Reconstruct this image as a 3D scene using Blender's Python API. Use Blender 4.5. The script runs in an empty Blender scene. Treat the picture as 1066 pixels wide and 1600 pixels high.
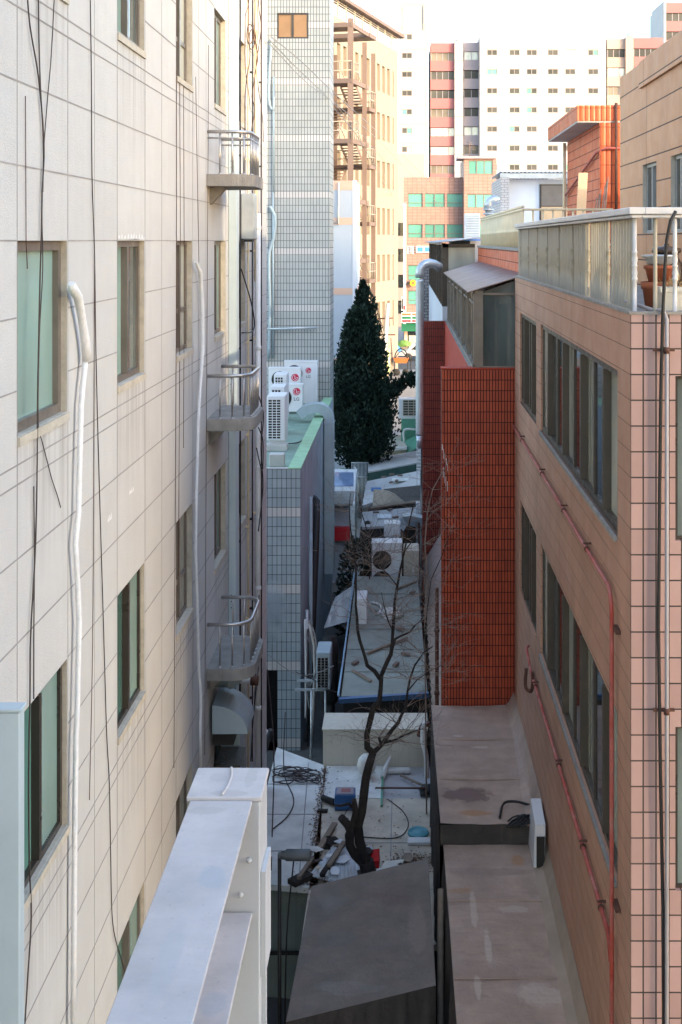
import bpy, math, random
from mathutils import Vector, Matrix
random.seed(7)
EYE = 13.0            # height of the lens above the alley floor
FPX = 1900.0          # focal length in photo pixels
scene = bpy.context.scene
COL = scene.collection
R = math.radians

def PX(x, d): return (x - 630.0) * d / FPX
def PH(y, d): return (376.0 - y) * d / FPX
def P(x, y, d): return (PX(x, d), d, PH(y, d))
def WLEFT(x, y, X=-2.72):            # a photo point that lies on the left wall's plane
    d = FPX * (-X) / (630.0 - x)
    return (X, d, PH(y, d))
def WRIGHT(x, y, X=2.11):
    d = FPX * X / (x - 630.0)
    return (X, d, PH(y, d))

# ------------------------------------------------------------------ mesh builder
class Frame:
    """A vertical plane: u along the wall, v up, d out of the wall."""
    def __init__(s, o, u, n): s.o, s.u, s.n = o, u, n
    def p(s, u, v, d=0.0):
        return (s.o[0] + s.u[0]*u + s.n[0]*d, s.o[1] + s.u[1]*u + s.n[1]*d, v)
def FY(y): return Frame((0, y), (1, 0), (0, -1))      # faces the camera; u = x
def FXP(x): return Frame((x, 0), (0, 1), (1, 0))      # faces +x; u = depth
def FXN(x): return Frame((x, 0), (0, 1), (-1, 0))     # faces -x; u = depth

def spline(p, n=5):
    """centripetal curve through the points"""
    t = [0.0]
    for a, b in zip(p[:-1], p[1:]): t.append(t[-1] + max(1e-4, (b-a).length)**.5)
    m = []
    for i in range(len(p)):
        a, b = max(0, i-1), min(len(p)-1, i+1); m.append((p[b]-p[a])/(t[b]-t[a]))
    out = []
    for i in range(len(p)-1):
        h = t[i+1]-t[i]
        for k in range(n):
            u = k/n; u2, u3 = u*u, u*u*u
            out.append(p[i]*(2*u3-3*u2+1) + m[i]*h*(u3-2*u2+u) + p[i+1]*(3*u2-2*u3) + m[i+1]*h*(u3-u2))
    return out + [p[-1]]
class MB:
    def __init__(s): s.v, s.f, s.m, s.sm = [], [], [], []
    def add(s, vs, fs, mat=0, smooth=False):
        b = len(s.v); s.v += [tuple(v) for v in vs]
        for f in fs:
            s.f.append([b + i for i in f]); s.m.append(mat); s.sm.append(smooth)
        return s
    def hexa(s, p, mat=0):               # 8 points: bottom ring 0-3, top ring 4-7
        return s.add(p, [(0,3,2,1),(4,5,6,7),(0,1,5,4),(1,2,6,5),(2,3,7,6),(3,0,4,7)], mat)
    def box(s, x0, x1, y0, y1, z0, z1, mat=0):
        return s.hexa([(x0,y0,z0),(x1,y0,z0),(x1,y1,z0),(x0,y1,z0),(x0,y0,z1),(x1,y0,z1),(x1,y1,z1),(x0,y1,z1)], mat)
    def cbox(s, x0, x1, y0, y1, z0, z1, c=0.015, mat=0):   # box with chamfered edges
        xs, ys = (x0, x1), (y0, y1); ring = []
        cc = [(x0+c,y0),(x1-c,y0),(x1,y0+c),(x1,y1-c),(x1-c,y1),(x0+c,y1),(x0,y1-c),(x0,y0+c)]
        mx, my = (x0+x1)/2, (y0+y1)/2
        def sh(p): return (p[0]+(c if p[0]<mx else -c), p[1]+(c if p[1]<my else -c))
        lay = [[(*sh(p), z0) for p in cc], [(*p, z0+c) for p in cc], [(*p, z1-c) for p in cc], [(*sh(p), z1) for p in cc]]
        vs = [q for l in lay for q in l]; fs = []
        for k in range(3):
            for i in range(8):
                j = (i+1) % 8; fs.append((k*8+i, k*8+j, k*8+8+j, k*8+8+i))
        fs += [tuple(range(7,-1,-1)), tuple(range(24,32))]
        return s.add(vs, fs, mat)
    def fbox(s, F, u0, u1, v0, v1, d0, d1, mat=0):
        p = [F.p(u0,v0,d1),F.p(u1,v0,d1),F.p(u1,v0,d0),F.p(u0,v0,d0),F.p(u0,v1,d1),F.p(u1,v1,d1),F.p(u1,v1,d0),F.p(u0,v1,d0)]
        return s.hexa(p, mat)
    def quad(s, a, b, c, d, mat=0): return s.add([a,b,c,d], [(0,1,2,3)], mat)
    def prism(s, poly, vec, mat=0, smooth=False):   # poly: 3d points, extruded by vec
        n = len(poly); q = [tuple(p[i]+vec[i] for i in range(3)) for p in poly]
        s.add(list(poly)+q, [tuple(range(n-1,-1,-1)), tuple(range(n,2*n))], mat)
        return s.add(list(poly)+q, [(i,(i+1)%n,n+(i+1)%n,n+i) for i in range(n)], mat, smooth)
    def tube(s, pts, r, seg=8, mat=0, caps=True, smooth=True):
        pts = [Vector(p) for p in pts]
        if len(pts) > 2 and not isinstance(r, (list, tuple)) and r <= .06:
            ds = [max(1e-4, (b-a).length) for a, b in zip(pts[:-1], pts[1:])]
            if max(ds)/min(ds) < 5: pts = spline(pts)
        n = len(pts)
        rr = r if isinstance(r, (list, tuple)) else [r]*n
        up = None; vs = []; fs = []
        for i, p in enumerate(pts):
            t = (pts[min(i+1,n-1)] - pts[max(i-1,0)])
            if t.length < 1e-9: t = Vector((0,0,1))
            t.normalize()
            if up is None:
                a = Vector((0,0,1)) if abs(t.z) < .9 else Vector((1,0,0))
                up = (a - t*a.dot(t)).normalized()
            else:
                up = up - t*up.dot(t)
                up = up.normalized() if up.length > 1e-6 else t.orthogonal().normalized()
            sd = t.cross(up)
            for k in range(seg):
                a = 2*math.pi*k/seg + math.pi/seg
                vs.append(tuple(p + (up*math.cos(a)+sd*math.sin(a))*rr[i]))
        for i in range(n-1):
            for k in range(seg):
                k2 = (k+1) % seg
                fs.append((i*seg+k, i*seg+k2, (i+1)*seg+k2, (i+1)*seg+k))
        s.add(vs, fs, mat, smooth)
        if caps:
            b = len(s.v) - len(vs)
            s.f.append([b+k for k in range(seg-1,-1,-1)]); s.m.append(mat); s.sm.append(False)
            s.f.append([b+(n-1)*seg+k for k in range(seg)]); s.m.append(mat); s.sm.append(False)
        return s
    def rtube(s, pts, w, h, side, mat=0):            # rectangular duct swept along pts; side = width direction
        sd = Vector(side).normalized(); vs = []; fs = []; n = len(pts); pts = [Vector(p) for p in pts]
        for i, p in enumerate(pts):
            t = (pts[min(i+1,n-1)] - pts[max(i-1,0)]).normalized(); nn = t.cross(sd).normalized()
            for a, b in ((-1,-1),(1,-1),(1,1),(-1,1)):
                vs.append(tuple(p + sd*(a*w/2) + nn*(b*h/2)))
        for i in range(n-1):
            for k in range(4):
                k2 = (k+1)%4; fs.append((i*4+k, i*4+k2, i*4+4+k2, i*4+4+k))
        fs += [(3,2,1,0), tuple((n-1)*4+k for k in range(4))]
        return s.add(vs, fs, mat)
    def lathe(s, c, prof, seg=20, mat=0, smooth=True, axis='z'):
        vs = []; fs = []
        for (r, z) in prof:
            for k in range(seg):
                a = 2*math.pi*k/seg
                if axis == 'z': vs.append((c[0]+r*math.cos(a), c[1]+r*math.sin(a), c[2]+z))
                elif axis == 'x': vs.append((c[0]+z, c[1]+r*math.cos(a), c[2]+r*math.sin(a)))
                else: vs.append((c[0]+r*math.cos(a), c[1]-z, c[2]+r*math.sin(a)))
        n = len(prof)
        for i in range(n-1):
            for k in range(seg):
                k2 = (k+1)%seg; fs.append((i*seg+k, i*seg+k2, i*seg+seg+k2, i*seg+seg+k))
        if prof[0][0] > 1e-4: fs.append(tuple(range(seg-1,-1,-1)))
        if prof[-1][0] > 1e-4: fs.append(tuple((n-1)*seg+k for k in range(seg)))
        return s.add(vs, fs, mat, smooth)
    def corrugated(s, o, u, w, nu, per, amp, nrm, thick=.012, mat=0):
        """sheet from o spanning vectors u (across the waves) and w (along them)"""
        o, u, w, nrm = Vector(o), Vector(u), Vector(w), Vector(nrm).normalized()
        L = u.length; vs = []; fs = []
        for i in range(nu+1):
            t = i/nu; q = o + u*t + nrm*(amp*math.sin(2*math.pi*t*L/per))
            for e in (0, 1):
                vs.append(tuple(q + w*e)); vs.append(tuple(q + w*e - nrm*thick))
        for i in range(nu):
            a, b = i*4, i*4+4
            fs += [(a,b,b+2,a+2),(a+1,a+3,b+3,b+1),(a,a+1,b+1,b),(a+2,b+2,b+3,a+3)]
        fs += [(0,2,3,1),(nu*4,nu*4+1,nu*4+3,nu*4+2)]
        return s.add(vs, fs, mat, True)
    def wall(s, F, u0, u1, v0, v1, holes, depth, mat=0, rmat=None):
        rmat = mat if rmat is None else rmat
        us = sorted({u0, u1} | {a for h in holes for a in h[:2] if u0 < a < u1})
        vs_ = sorted({v0, v1} | {a for h in holes for a in h[2:4] if v0 < a < v1})
        flip = (F.u[0]*F.n[1] - F.u[1]*F.n[0]) > 0
        for i in range(len(us)-1):
            for j in range(len(vs_)-1):
                cu, cv = (us[i]+us[i+1])/2, (vs_[j]+vs_[j+1])/2
                if any(h[0] < cu < h[1] and h[2] < cv < h[3] for h in holes): continue
                q = [F.p(us[i],vs_[j]),F.p(us[i+1],vs_[j]),F.p(us[i+1],vs_[j+1]),F.p(us[i],vs_[j+1])]
                s.quad(*(q[::-1] if flip else q), mat)
        for h in holes:
            a, b, c, d = h[:4]
            A = [F.p(a,c),F.p(b,c),F.p(b,d),F.p(a,d)]; B = [F.p(a,c,-depth),F.p(b,c,-depth),F.p(b,d,-depth),F.p(a,d,-depth)]
            for k in range(4):
                k2 = (k+1)%4; q = [A[k],A[k2],B[k2],B[k]]
                s.quad(*(q if flip else q[::-1]), rmat)
        return s
    def build(s, name, mats, parent=None, local=False, label=None, cat=None, group=None, kind=None, off=None):
        me = bpy.data.meshes.new(name)
        V = [Vector(v) for v in s.v]
        if not local:
            for v in V: v.z += EYE
            if parent is not None:
                o = wloc(parent)
            else:
                xs = [v.x for v in V]; ys = [v.y for v in V]; zs = [v.z for v in V]
                o = Vector(((min(xs)+max(xs))/2, (min(ys)+max(ys))/2, min(zs)))
            V = [v - o for v in V]
        else: o = Vector((0,0,0))
        me.from_pydata([tuple(v) for v in V], [], s.f)
        me.polygons.foreach_set('material_index', s.m); me.polygons.foreach_set('use_smooth', s.sm)
        me.update()
        for m in (mats if isinstance(mats, (list, tuple)) else [mats]): me.materials.append(m)
        ob = bpy.data.objects.new(name, me); COL.objects.link(ob)
        if parent is not None: ob.parent = parent
        elif not local: ob.location = o
        tag(ob, label, cat, group, kind)
        return ob

def wloc(o):
    l = Vector(o.location)
    while o.parent is not None: o = o.parent; l += Vector(o.location)
    return l
def tag(o, label=None, cat=None, group=None, kind=None):
    if label: o['label'] = label
    if cat: o['category'] = cat
    if group: o['group'] = group
    if kind: o['kind'] = kind
def thing(name, label, cat, loc, group=None, rz=0):
    o = bpy.data.objects.new(name, None); COL.objects.link(o); o.empty_display_size = .2
    o.location = (loc[0], loc[1], loc[2]+EYE); o.rotation_euler = (0,0,rz); tag(o, label, cat, group)
    return o
def dup(o, dl, parent=None):
    c = o.copy(); COL.objects.link(c); c.parent = parent if parent is not None else o.parent
    c.location = Vector(o.location) + Vector(dl)
    for ch in list(o.children):
        if ch.name != c.name: dup(ch, (0,0,0), c)
    return c
def textmesh(body, size, extr=.002):
    cu = bpy.data.curves.new('lettering', 'FONT'); cu.body = body; cu.size = size; cu.extrude = extr
    cu.align_x = 'CENTER'; cu.align_y = 'CENTER'; cu.offset = size*.012
    o = bpy.data.objects.new('lettering_tmp', cu); COL.objects.link(o)
    bpy.context.view_layer.update()
    me = bpy.data.meshes.new_from_object(o.evaluated_get(bpy.context.evaluated_depsgraph_get()))
    bpy.data.objects.remove(o); bpy.data.curves.remove(cu)
    vs = [tuple(v.co) for v in me.vertices]; fs = [tuple(p.vertices) for p in me.polygons]
    bpy.data.meshes.remove(me)
    return vs, fs

# ------------------------------------------------------------------ materials
def _new(name):
    m = bpy.data.materials.new(name); m.use_nodes = True
    nt = m.node_tree; b = nt.nodes['Principled BSDF']
    return m, nt, b
def nd(nt, typ, **kw):
    n = nt.nodes.new(typ)
    for k, v in kw.items(): setattr(n, k, v)
    return n
def math_(nt, op, a, b=None):
    n = nd(nt, 'ShaderNodeMath', operation=op)
    for i, x in enumerate((a, b)):
        if x is None: continue
        if isinstance(x, (int, float)): n.inputs[i].default_value = x
        else: nt.links.new(x, n.inputs[i])
    return n.outputs[0]
def mixc(nt, fac, a, b, mode='MIX'):
    n = nd(nt, 'ShaderNodeMix', data_type='RGBA', blend_type=mode)
    for sock, x in ((n.inputs[0], fac), (n.inputs[6], a), (n.inputs[7], b)):
        if isinstance(x, (int, float)): sock.default_value = x
        elif isinstance(x, (tuple, list)): sock.default_value = (*x[:3], 1)
        else: nt.links.new(x, sock)
    return n.outputs[2]
def noise(nt, vec, scale, detail=4, rough=.6, stretch=None):
    if stretch:
        mp = nd(nt, 'ShaderNodeMapping'); mp.inputs['Scale'].default_value = stretch
        nt.links.new(vec, mp.inputs['Vector']); vec = mp.outputs[0]
    n = nd(nt, 'ShaderNodeTexNoise'); n.inputs['Scale'].default_value = scale
    n.inputs['Detail'].default_value = detail; n.inputs['Roughness'].default_value = rough
    nt.links.new(vec, n.inputs['Vector'])
    return n.outputs['Fac']
def ramp(nt, f, a, b, ca=0.0, cb=1.0):
    n = nd(nt, 'ShaderNodeMapRange', clamp=True)
    nt.links.new(f, n.inputs[0])
    n.inputs[1].default_value, n.inputs[2].default_value, n.inputs[3].default_value, n.inputs[4].default_value = a, b, ca, cb
    return n.outputs[0]
def dark(c, k): return tuple(min(1, x*k) for x in c[:3])
def weather(nt, pos, col, var, scale, streak, dirt):
    f = noise(nt, pos, scale, 6)
    c = mixc(nt, ramp(nt, f, .3, .7), dark_in(nt, col, 1-var), dark_in(nt, col, 1+var*.5))
    f2 = noise(nt, pos, scale*.22, 3)
    c = mixc(nt, ramp(nt, f2, .35, .7, 0, .5*var*2), c, dirt)
    if streak:
        s1 = noise(nt, pos, 1.0, 5, .65, (7, 7, .32))
        c = mixc(nt, ramp(nt, s1, .52, .78, 0, streak), c, dirt)
    return c
def dark_in(nt, col, k):
    if isinstance(col, (tuple, list)): return dark(col, k)
    return mixc(nt, 1.0, col, (k, k, k), 'MULTIPLY')
def M(name, col, rough=.75, var=.15, scale=2.0, streak=0.0, bump=.15, bscale=40, metal=0.0, dirt=None, bdist=.01, spec=.4):
    m, nt, b = _new(name)
    pos = nd(nt, 'ShaderNodeNewGeometry').outputs['Position']
    dirt = dirt or dark(col, .45)
    c = weather(nt, pos, col, var, scale, streak, dirt)
    nt.links.new(c, b.inputs['Base Color'])
    b.inputs['Metallic'].default_value = metal; b.inputs['Specular IOR Level'].default_value = spec
    rf = noise(nt, pos, scale*2.3, 3)
    nt.links.new(ramp(nt, rf, .3, .7, max(0,rough-.1), min(1,rough+.1)), b.inputs['Roughness'])
    if bump:
        bn = nd(nt, 'ShaderNodeBump'); bn.inputs['Strength'].default_value = bump; bn.inputs['Distance'].default_value = bdist
        nt.links.new(noise(nt, pos, bscale, 5), bn.inputs['Height']); nt.links.new(bn.outputs[0], b.inputs['Normal'])
    return m
def uv_from_pos(nt, ou=0, ov=0):
    g = nd(nt, 'ShaderNodeNewGeometry'); sp = nd(nt, 'ShaderNodeSeparateXYZ'); nt.links.new(g.outputs['Position'], sp.inputs[0])
    sn = nd(nt, 'ShaderNodeSeparateXYZ'); nt.links.new(g.outputs['True Normal'], sn.inputs[0])
    side = math_(nt, 'GREATER_THAN', math_(nt, 'ABSOLUTE', sn.outputs[0]), .7)
    mx = nd(nt, 'ShaderNodeMix', data_type='FLOAT'); nt.links.new(side, mx.inputs[0])
    nt.links.new(sp.outputs[0], mx.inputs[2]); nt.links.new(sp.outputs[1], mx.inputs[3])
    u = math_(nt, 'SUBTRACT', mx.outputs[0], ou); v = math_(nt, 'SUBTRACT', sp.outputs[2], ov+EYE)
    return g.outputs['Position'], u, v
def TILE(name, c1, c2, grout, w, h, gap=.008, rough=.45, rib=0.0, ou=0, ov=0, band=None, bandc=None, streak=.2, dirt=(.12,.1,.09), bump=.6, ribamp=.5, var=.12, offset=0.0, dirtamt=.3, ribline=0):
    m, nt, b = _new(name)
    pos, u, v = uv_from_pos(nt, ou, ov)
    cv = nd(nt, 'ShaderNodeCombineXYZ'); nt.links.new(u, cv.inputs[0]); nt.links.new(v, cv.inputs[1])
    br = nd(nt, 'ShaderNodeTexBrick', offset=offset, squash=1.0)
    nt.links.new(cv.outputs[0], br.inputs['Vector'])
    br.inputs['Scale'].default_value = 1.0; br.inputs['Brick Width'].default_value = w; br.inputs['Row Height'].default_value = h
    br.inputs['Mortar Size'].default_value = gap; br.inputs['Mortar Smooth'].default_value = .1
    br.inputs['Color1'].default_value = (*c1,1); br.inputs['Color2'].default_value = (*c2,1); br.inputs['Mortar'].default_value = (*grout,1)
    col = br.outputs['Color']; fac = br.outputs['Fac']
    if band:
        per, lo, hi = band
        t = math_(nt, 'MODULO', math_(nt, 'ADD', v, per*40), per)
        inb = math_(nt, 'MULTIPLY', math_(nt, 'GREATER_THAN', t, lo), math_(nt, 'LESS_THAN', t, hi))
        inb = math_(nt, 'MULTIPLY', inb, math_(nt, 'SUBTRACT', 1.0, fac))
        col = mixc(nt, inb, col, bandc)
    hgt = math_(nt, 'SUBTRACT', 1.0, fac)
    if rib:
        sn = math_(nt, 'ABSOLUTE', math_(nt, 'SINE', math_(nt, 'MULTIPLY', u, math.pi/rib)))
        if ribline:
            col = mixc(nt, ramp(nt, sn, 0, .35, ribline, 0), col, grout)
        hgt = math_(nt, 'ADD', hgt, math_(nt, 'MULTIPLY', math_(nt, 'POWER', sn, .5), ribamp))
    c = mixc(nt, ramp(nt, noise(nt, pos, 1.3, 6), .3, .7), dark_in(nt, col, 1-var), dark_in(nt, col, 1+var*.6))
    c = mixc(nt, ramp(nt, noise(nt, pos, 1.0, 5, .65, (5, 5, .3)), .5, .8, 0, streak), c, dirt)
    c = mixc(nt, ramp(nt, noise(nt, pos, .45, 4), .5, .75, 0, dirtamt), c, dirt)
    nt.links.new(c, b.inputs['Base Color'])
    rg = ramp(nt, noise(nt, pos, 3, 3), .3, .7, rough-.1, rough+.15)
    nt.links.new(math_(nt, 'MAXIMUM', rg, math_(nt, 'MULTIPLY', fac, .9)), b.inputs['Roughness'])
    bn = nd(nt, 'ShaderNodeBump'); bn.inputs['Strength'].default_value = bump; bn.inputs['Distance'].default_value = .012
    nt.links.new(math_(nt, 'ADD', hgt, math_(nt, 'MULTIPLY', noise(nt, pos, 25, 3), .25)), bn.inputs['Height']); nt.links.new(bn.outputs[0], b.inputs['Normal'])
    return m
def GLASS(name, col, rough=.06, var=.35, scale=.8, spec=.8, stretch=(1,1,1)):
    m, nt, b = _new(name)
    pos = nd(nt, 'ShaderNodeNewGeometry').outputs['Position']
    f = noise(nt, pos, scale, 3, .5, stretch)
    c = mixc(nt, ramp(nt, f, .35, .65), dark(col, 1-var), dark(col, 1+var))
    nt.links.new(c, b.inputs['Base Color']); b.inputs['Specular IOR Level'].default_value = spec
    b.inputs['Roughness'].default_value = rough
    if rough > .15: return m
    bn = nd(nt, 'ShaderNodeBump'); bn.inputs['Strength'].default_value = .02; bn.inputs['Distance'].default_value = .03
    nt.links.new(noise(nt, pos, 1.5, 2), bn.inputs['Height']); nt.links.new(bn.outputs[0], b.inputs['Normal'])
    return m
def CURTAIN(name, a, b_, per=.18, rough=.25):      # frosted pane; curtain folds painted on as light and dark stripes
    m, nt, b = _new(name)
    pos, u, v = uv_from_pos(nt)
    s = math_(nt, 'SINE', math_(nt, 'ADD', math_(nt, 'MULTIPLY', u, 2*math.pi/per), math_(nt, 'MULTIPLY', noise(nt, pos, 1.2, 2), 9)))
    c = mixc(nt, ramp(nt, s, -1, 1), a, b_)
    nt.links.new(c, b.inputs['Base Color']); b.inputs['Roughness'].default_value = rough; b.inputs['Specular IOR Level'].default_value = .7
    return m

def CREAM():
    m, nt, b = _new('cream_render'); col = (.535,.535,.525); dirt = (.39,.375,.355)
    g = nd(nt, 'ShaderNodeNewGeometry'); pos = g.outputs['Position']; sp = nd(nt, 'ShaderNodeSeparateXYZ'); nt.links.new(pos, sp.inputs[0])
    y, z = sp.outputs[1], math_(nt, 'SUBTRACT', sp.outputs[2], EYE)
    c = weather(nt, pos, col, .06, 1.6, .22, dirt)
    cell = nd(nt, 'ShaderNodeCombineXYZ')                       # every panel has its own slight tone
    nt.links.new(math_(nt, 'FLOOR', math_(nt, 'DIVIDE', math_(nt, 'SUBTRACT', y, 8.66), 1.515)), cell.inputs[0])
    nt.links.new(math_(nt, 'FLOOR', math_(nt, 'DIVIDE', z, .568)), cell.inputs[1])
    wn = nd(nt, 'ShaderNodeTexWhiteNoise', noise_dimensions='2D'); nt.links.new(cell.outputs[0], wn.inputs['Vector'])
    c = mixc(nt, ramp(nt, wn.outputs['Value'], 0, 1, 0, .22), c, (.445,.43,.41))
    # dirt washed down below each window sill
    ty = math_(nt, 'MODULO', math_(nt, 'SUBTRACT', y, 8.66-30.3), 3.03); inw = math_(nt, 'LESS_THAN', ty, 1.28)
    tz = math_(nt, 'MODULO', math_(nt, 'ADD', z, 1.42+34.1), 3.41); below = ramp(nt, tz, 2.2, 3.41, 0, 1)
    st = ramp(nt, noise(nt, pos, 1.0, 5, .7, (11, 11, .25)), .42, .70, 0, .75)
    c = mixc(nt, math_(nt, 'MULTIPLY', math_(nt, 'MULTIPLY', inw, below), st), c, (.27,.245,.22))
    sp2 = ramp(nt, noise(nt, pos, 6.0, 8, .75), .62, .74, 0, .35); c = mixc(nt, sp2, c, (.36,.33,.30))
    nt.links.new(c, b.inputs['Base Color']); b.inputs['Roughness'].default_value = .85; b.inputs['Specular IOR Level'].default_value = .3
    bn = nd(nt, 'ShaderNodeBump'); bn.inputs['Strength'].default_value = .5; bn.inputs['Distance'].default_value = .012
    hh = math_(nt, 'ADD', noise(nt, pos, 90, 4), math_(nt, 'MULTIPLY', noise(nt, pos, 5, 4), 1.2))
    nt.links.new(hh, bn.inputs['Height']); nt.links.new(bn.outputs[0], b.inputs['Normal'])
    return m
m_cream = CREAM()
def BLOTCH(name, base, rough, blots, dirt, bump=.5):
    """sheet roofing with stains of their own shape: blots = (x, y, rx, ry, colour, strength)"""
    m, nt, b = _new(name); g = nd(nt, 'ShaderNodeNewGeometry'); pos = g.outputs['Position']
    sp = nd(nt, 'ShaderNodeSeparateXYZ'); nt.links.new(pos, sp.inputs[0])
    c = weather(nt, pos, base, .24, 2.6, 0, dirt)
    c = mixc(nt, ramp(nt, noise(nt, pos, 1.0, 6, .7, (.5, 3.0, 1)), .5, .75, 0, .45), c, dirt)
    c = mixc(nt, ramp(nt, noise(nt, pos, 30, 4, .7), .62, .72, 0, .5), c, dark(dirt, .6))
    n1 = math_(nt, 'MULTIPLY', math_(nt, 'SUBTRACT', noise(nt, pos, 5, 5, .65), .5), 1.5)
    for (x, y, rx, ry, bc, stg) in blots:
        dx = math_(nt, 'DIVIDE', math_(nt, 'SUBTRACT', sp.outputs[0], x), rx); dy = math_(nt, 'DIVIDE', math_(nt, 'SUBTRACT', sp.outputs[1], y), ry)
        d = math_(nt, 'SQRT', math_(nt, 'ADD', math_(nt, 'MULTIPLY', dx, dx), math_(nt, 'MULTIPLY', dy, dy)))
        c = mixc(nt, ramp(nt, math_(nt, 'ADD', d, n1), .75, 1.05, stg, 0), c, bc)
    nt.links.new(c, b.inputs['Base Color'])
    nt.links.new(ramp(nt, noise(nt, pos, 2, 3), .3, .7, rough-.15, rough+.1), b.inputs['Roughness'])
    bn = nd(nt, 'ShaderNodeBump'); bn.inputs['Strength'].default_value = bump; bn.inputs['Distance'].default_value = .02
    hh = math_(nt, 'ADD', noise(nt, pos, 14, 5), math_(nt, 'MULTIPLY', noise(nt, pos, 1.0, 3, .5, (2, 9, 1)), 1.5))
    nt.links.new(hh, bn.inputs['Height']); nt.links.new(bn.outputs[0], b.inputs['Normal'])
    return m
m_joint = M('joint_line', (.33,.315,.31), .9, .25, 3, 0, 0)
m_reveal = M('rough_reveal', (.50,.46,.385), .95, .2, 9, .2, .9, 30, dirt=(.28,.25,.2))
m_white_chip = M('chipped_white', (.70,.70,.70), .8, .05, 8, 0, 0)
m_brown_alu = M('brown_aluminium', (.19,.165,.145), .4, .2, 3, 0, 0, metal=.3)
m_dark_alu = M('dark_aluminium', (.060,.050,.043), .35, .2, 3, 0, 0, metal=.3)
m_beige_alu = M('beige_aluminium', (.46,.40,.31), .45, .1, 3, 0, 0)
m_grey_alu = M('grey_aluminium', (.35,.36,.37), .4, .1, 3, 0, 0, metal=.4)
m_glass_teal = GLASS('teal_frosted_glass', (.22,.335,.305), .22, .25, .7, .6, (1,1,.5))
m_glass_green = GLASS('green_glass', (.10,.22,.19), .07, .4, .7, .8, (1,2,.4))
m_glass_grey = GLASS('grey_glass', (.10,.125,.12), .04, .5, .9, .9, (1,1,.4))
m_glass_pale = GLASS('pale_glass', (.42,.43,.37), .1, .3, .9, .8, (1,1.5,.4))
m_glass_dark = GLASS('dark_glass', (.02,.022,.022), .05, .4, 1.2, .7)
m_glass_far = GLASS('far_glass', (.065,.065,.06), .4, .3, .3, .15)
m_glass_aqua = GLASS('aqua_glass', (.10,.30,.24), .3, .25, .2, .35)
m_curtain = CURTAIN('curtained_glass', (.32,.31,.25), (.17,.19,.16))
m_conc = M('stained_concrete', (.30,.285,.265), .9, .25, 4, .4, .6, 35, dirt=(.1,.095,.085))
m_conc_light = M('pale_concrete', (.52,.50,.47), .9, .15, 1.0, .1, .4, 30, dirt=(.27,.25,.23))
m_steel = M('stainless_steel', (.50,.485,.475), .38, .2, 9, .15, 0, metal=.85)
m_galv = M('galvanised_metal', (.52,.56,.58), .38, .15, 3, .12, 0, metal=.6, dirt=(.25,.25,.25))
m_duct = M('painted_duct', (.34,.42,.46), .5, .12, 2, .25, 0, metal=.2, dirt=(.17,.2,.21))
m_beam = M('pale_grey_paint', (.47,.48,.495), .5, .10, 2.2, .35, .06, 60, dirt=(.42,.43,.46))
m_bluegrey = M('blue_grey_paint', (.42,.50,.54), .5, .08, 2, .2, 0, dirt=(.25,.29,.31))
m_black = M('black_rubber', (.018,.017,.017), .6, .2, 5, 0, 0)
m_wire = M('dark_cable', (.055,.042,.04), .65, .2, 3, 0, 0)
m_wire_grey = M('grey_cable', (.25,.25,.25), .65, .1, 3, 0, 0)
m_wrap = M('white_wrapped_pipe', (.72,.73,.75), .6, .1, 14, 0, .8, 45, dirt=(.5,.48,.45))
m_white_pvc = M('white_plastic_pipe', (.70,.70,.70), .45, .08, 2, .1, 0, dirt=(.5,.46,.4))
m_pink_tile = TILE('pink_square_tile', (.41,.27,.245), (.345,.222,.20), (.04,.032,.03), .121, .2435, .0075, .4, 0, 2.15, -1.023, streak=.10, dirtamt=.12, dirt=(.35,.22,.17), bump=.5, var=.06)
m_brown_rib = TILE('ribbed_brown_tile', (.47,.265,.18), (.43,.24,.16), (.13,.08,.06), 4.0, .2435, .0042, .6, .0605, 11.5, -1.023, streak=.28, dirtamt=.3, dirt=(.22,.125,.085), bump=.5, ribamp=.5, var=.1, ribline=.35)
m_tan_rib = TILE('ribbed_tan_tile', (.60,.32,.165), (.56,.295,.15), (.09,.055,.035), 4.0, .42, .011, .6, .08, 0, .1, streak=.15, dirtamt=.15, dirt=(.33,.19,.12), bump=.5, ribamp=.5, var=.08, ribline=.3)
m_flash = M('brown_flashing', (.36,.285,.215), .8, .2, 2, 0, .4, 20, dirt=(.28,.22,.18))
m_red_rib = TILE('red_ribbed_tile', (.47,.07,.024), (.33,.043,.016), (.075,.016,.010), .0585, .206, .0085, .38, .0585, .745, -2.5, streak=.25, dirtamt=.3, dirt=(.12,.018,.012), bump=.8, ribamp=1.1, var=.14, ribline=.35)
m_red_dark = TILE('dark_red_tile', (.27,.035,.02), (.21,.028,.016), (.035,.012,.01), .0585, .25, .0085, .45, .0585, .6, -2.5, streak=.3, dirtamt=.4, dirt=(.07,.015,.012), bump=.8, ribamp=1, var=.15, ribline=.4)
m_orange_rib = TILE('orange_ribbed_tile', (.60,.11,.028), (.53,.09,.022), (.2,.04,.015), .118, .42, .008, .38, .118, .02, 0, streak=.12, dirtamt=.15, dirt=(.28,.06,.02), bump=1, ribamp=1.6, var=.1, ribline=.5)
m_orange_flat = TILE('orange_flat_tile', (.58,.105,.025), (.5,.085,.02), (.12,.035,.018), 2.0, .23, .010, .45, 0, 0, 0, streak=.15, dirtamt=.2, dirt=(.28,.06,.02), bump=.5, var=.12)
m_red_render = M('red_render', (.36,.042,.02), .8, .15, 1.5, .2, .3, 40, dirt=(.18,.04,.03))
m_grey_tile = TILE('grey_white_tile', (.40,.405,.39), (.35,.36,.345), (.13,.135,.13), .1105, .262, .012, .35, 0, 0, 0, (2.096, 1.55, 1.81), (.55,.51,.48), streak=.2, dirtamt=.25, dirt=(.30,.32,.31), bump=.5, var=.07)
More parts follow.
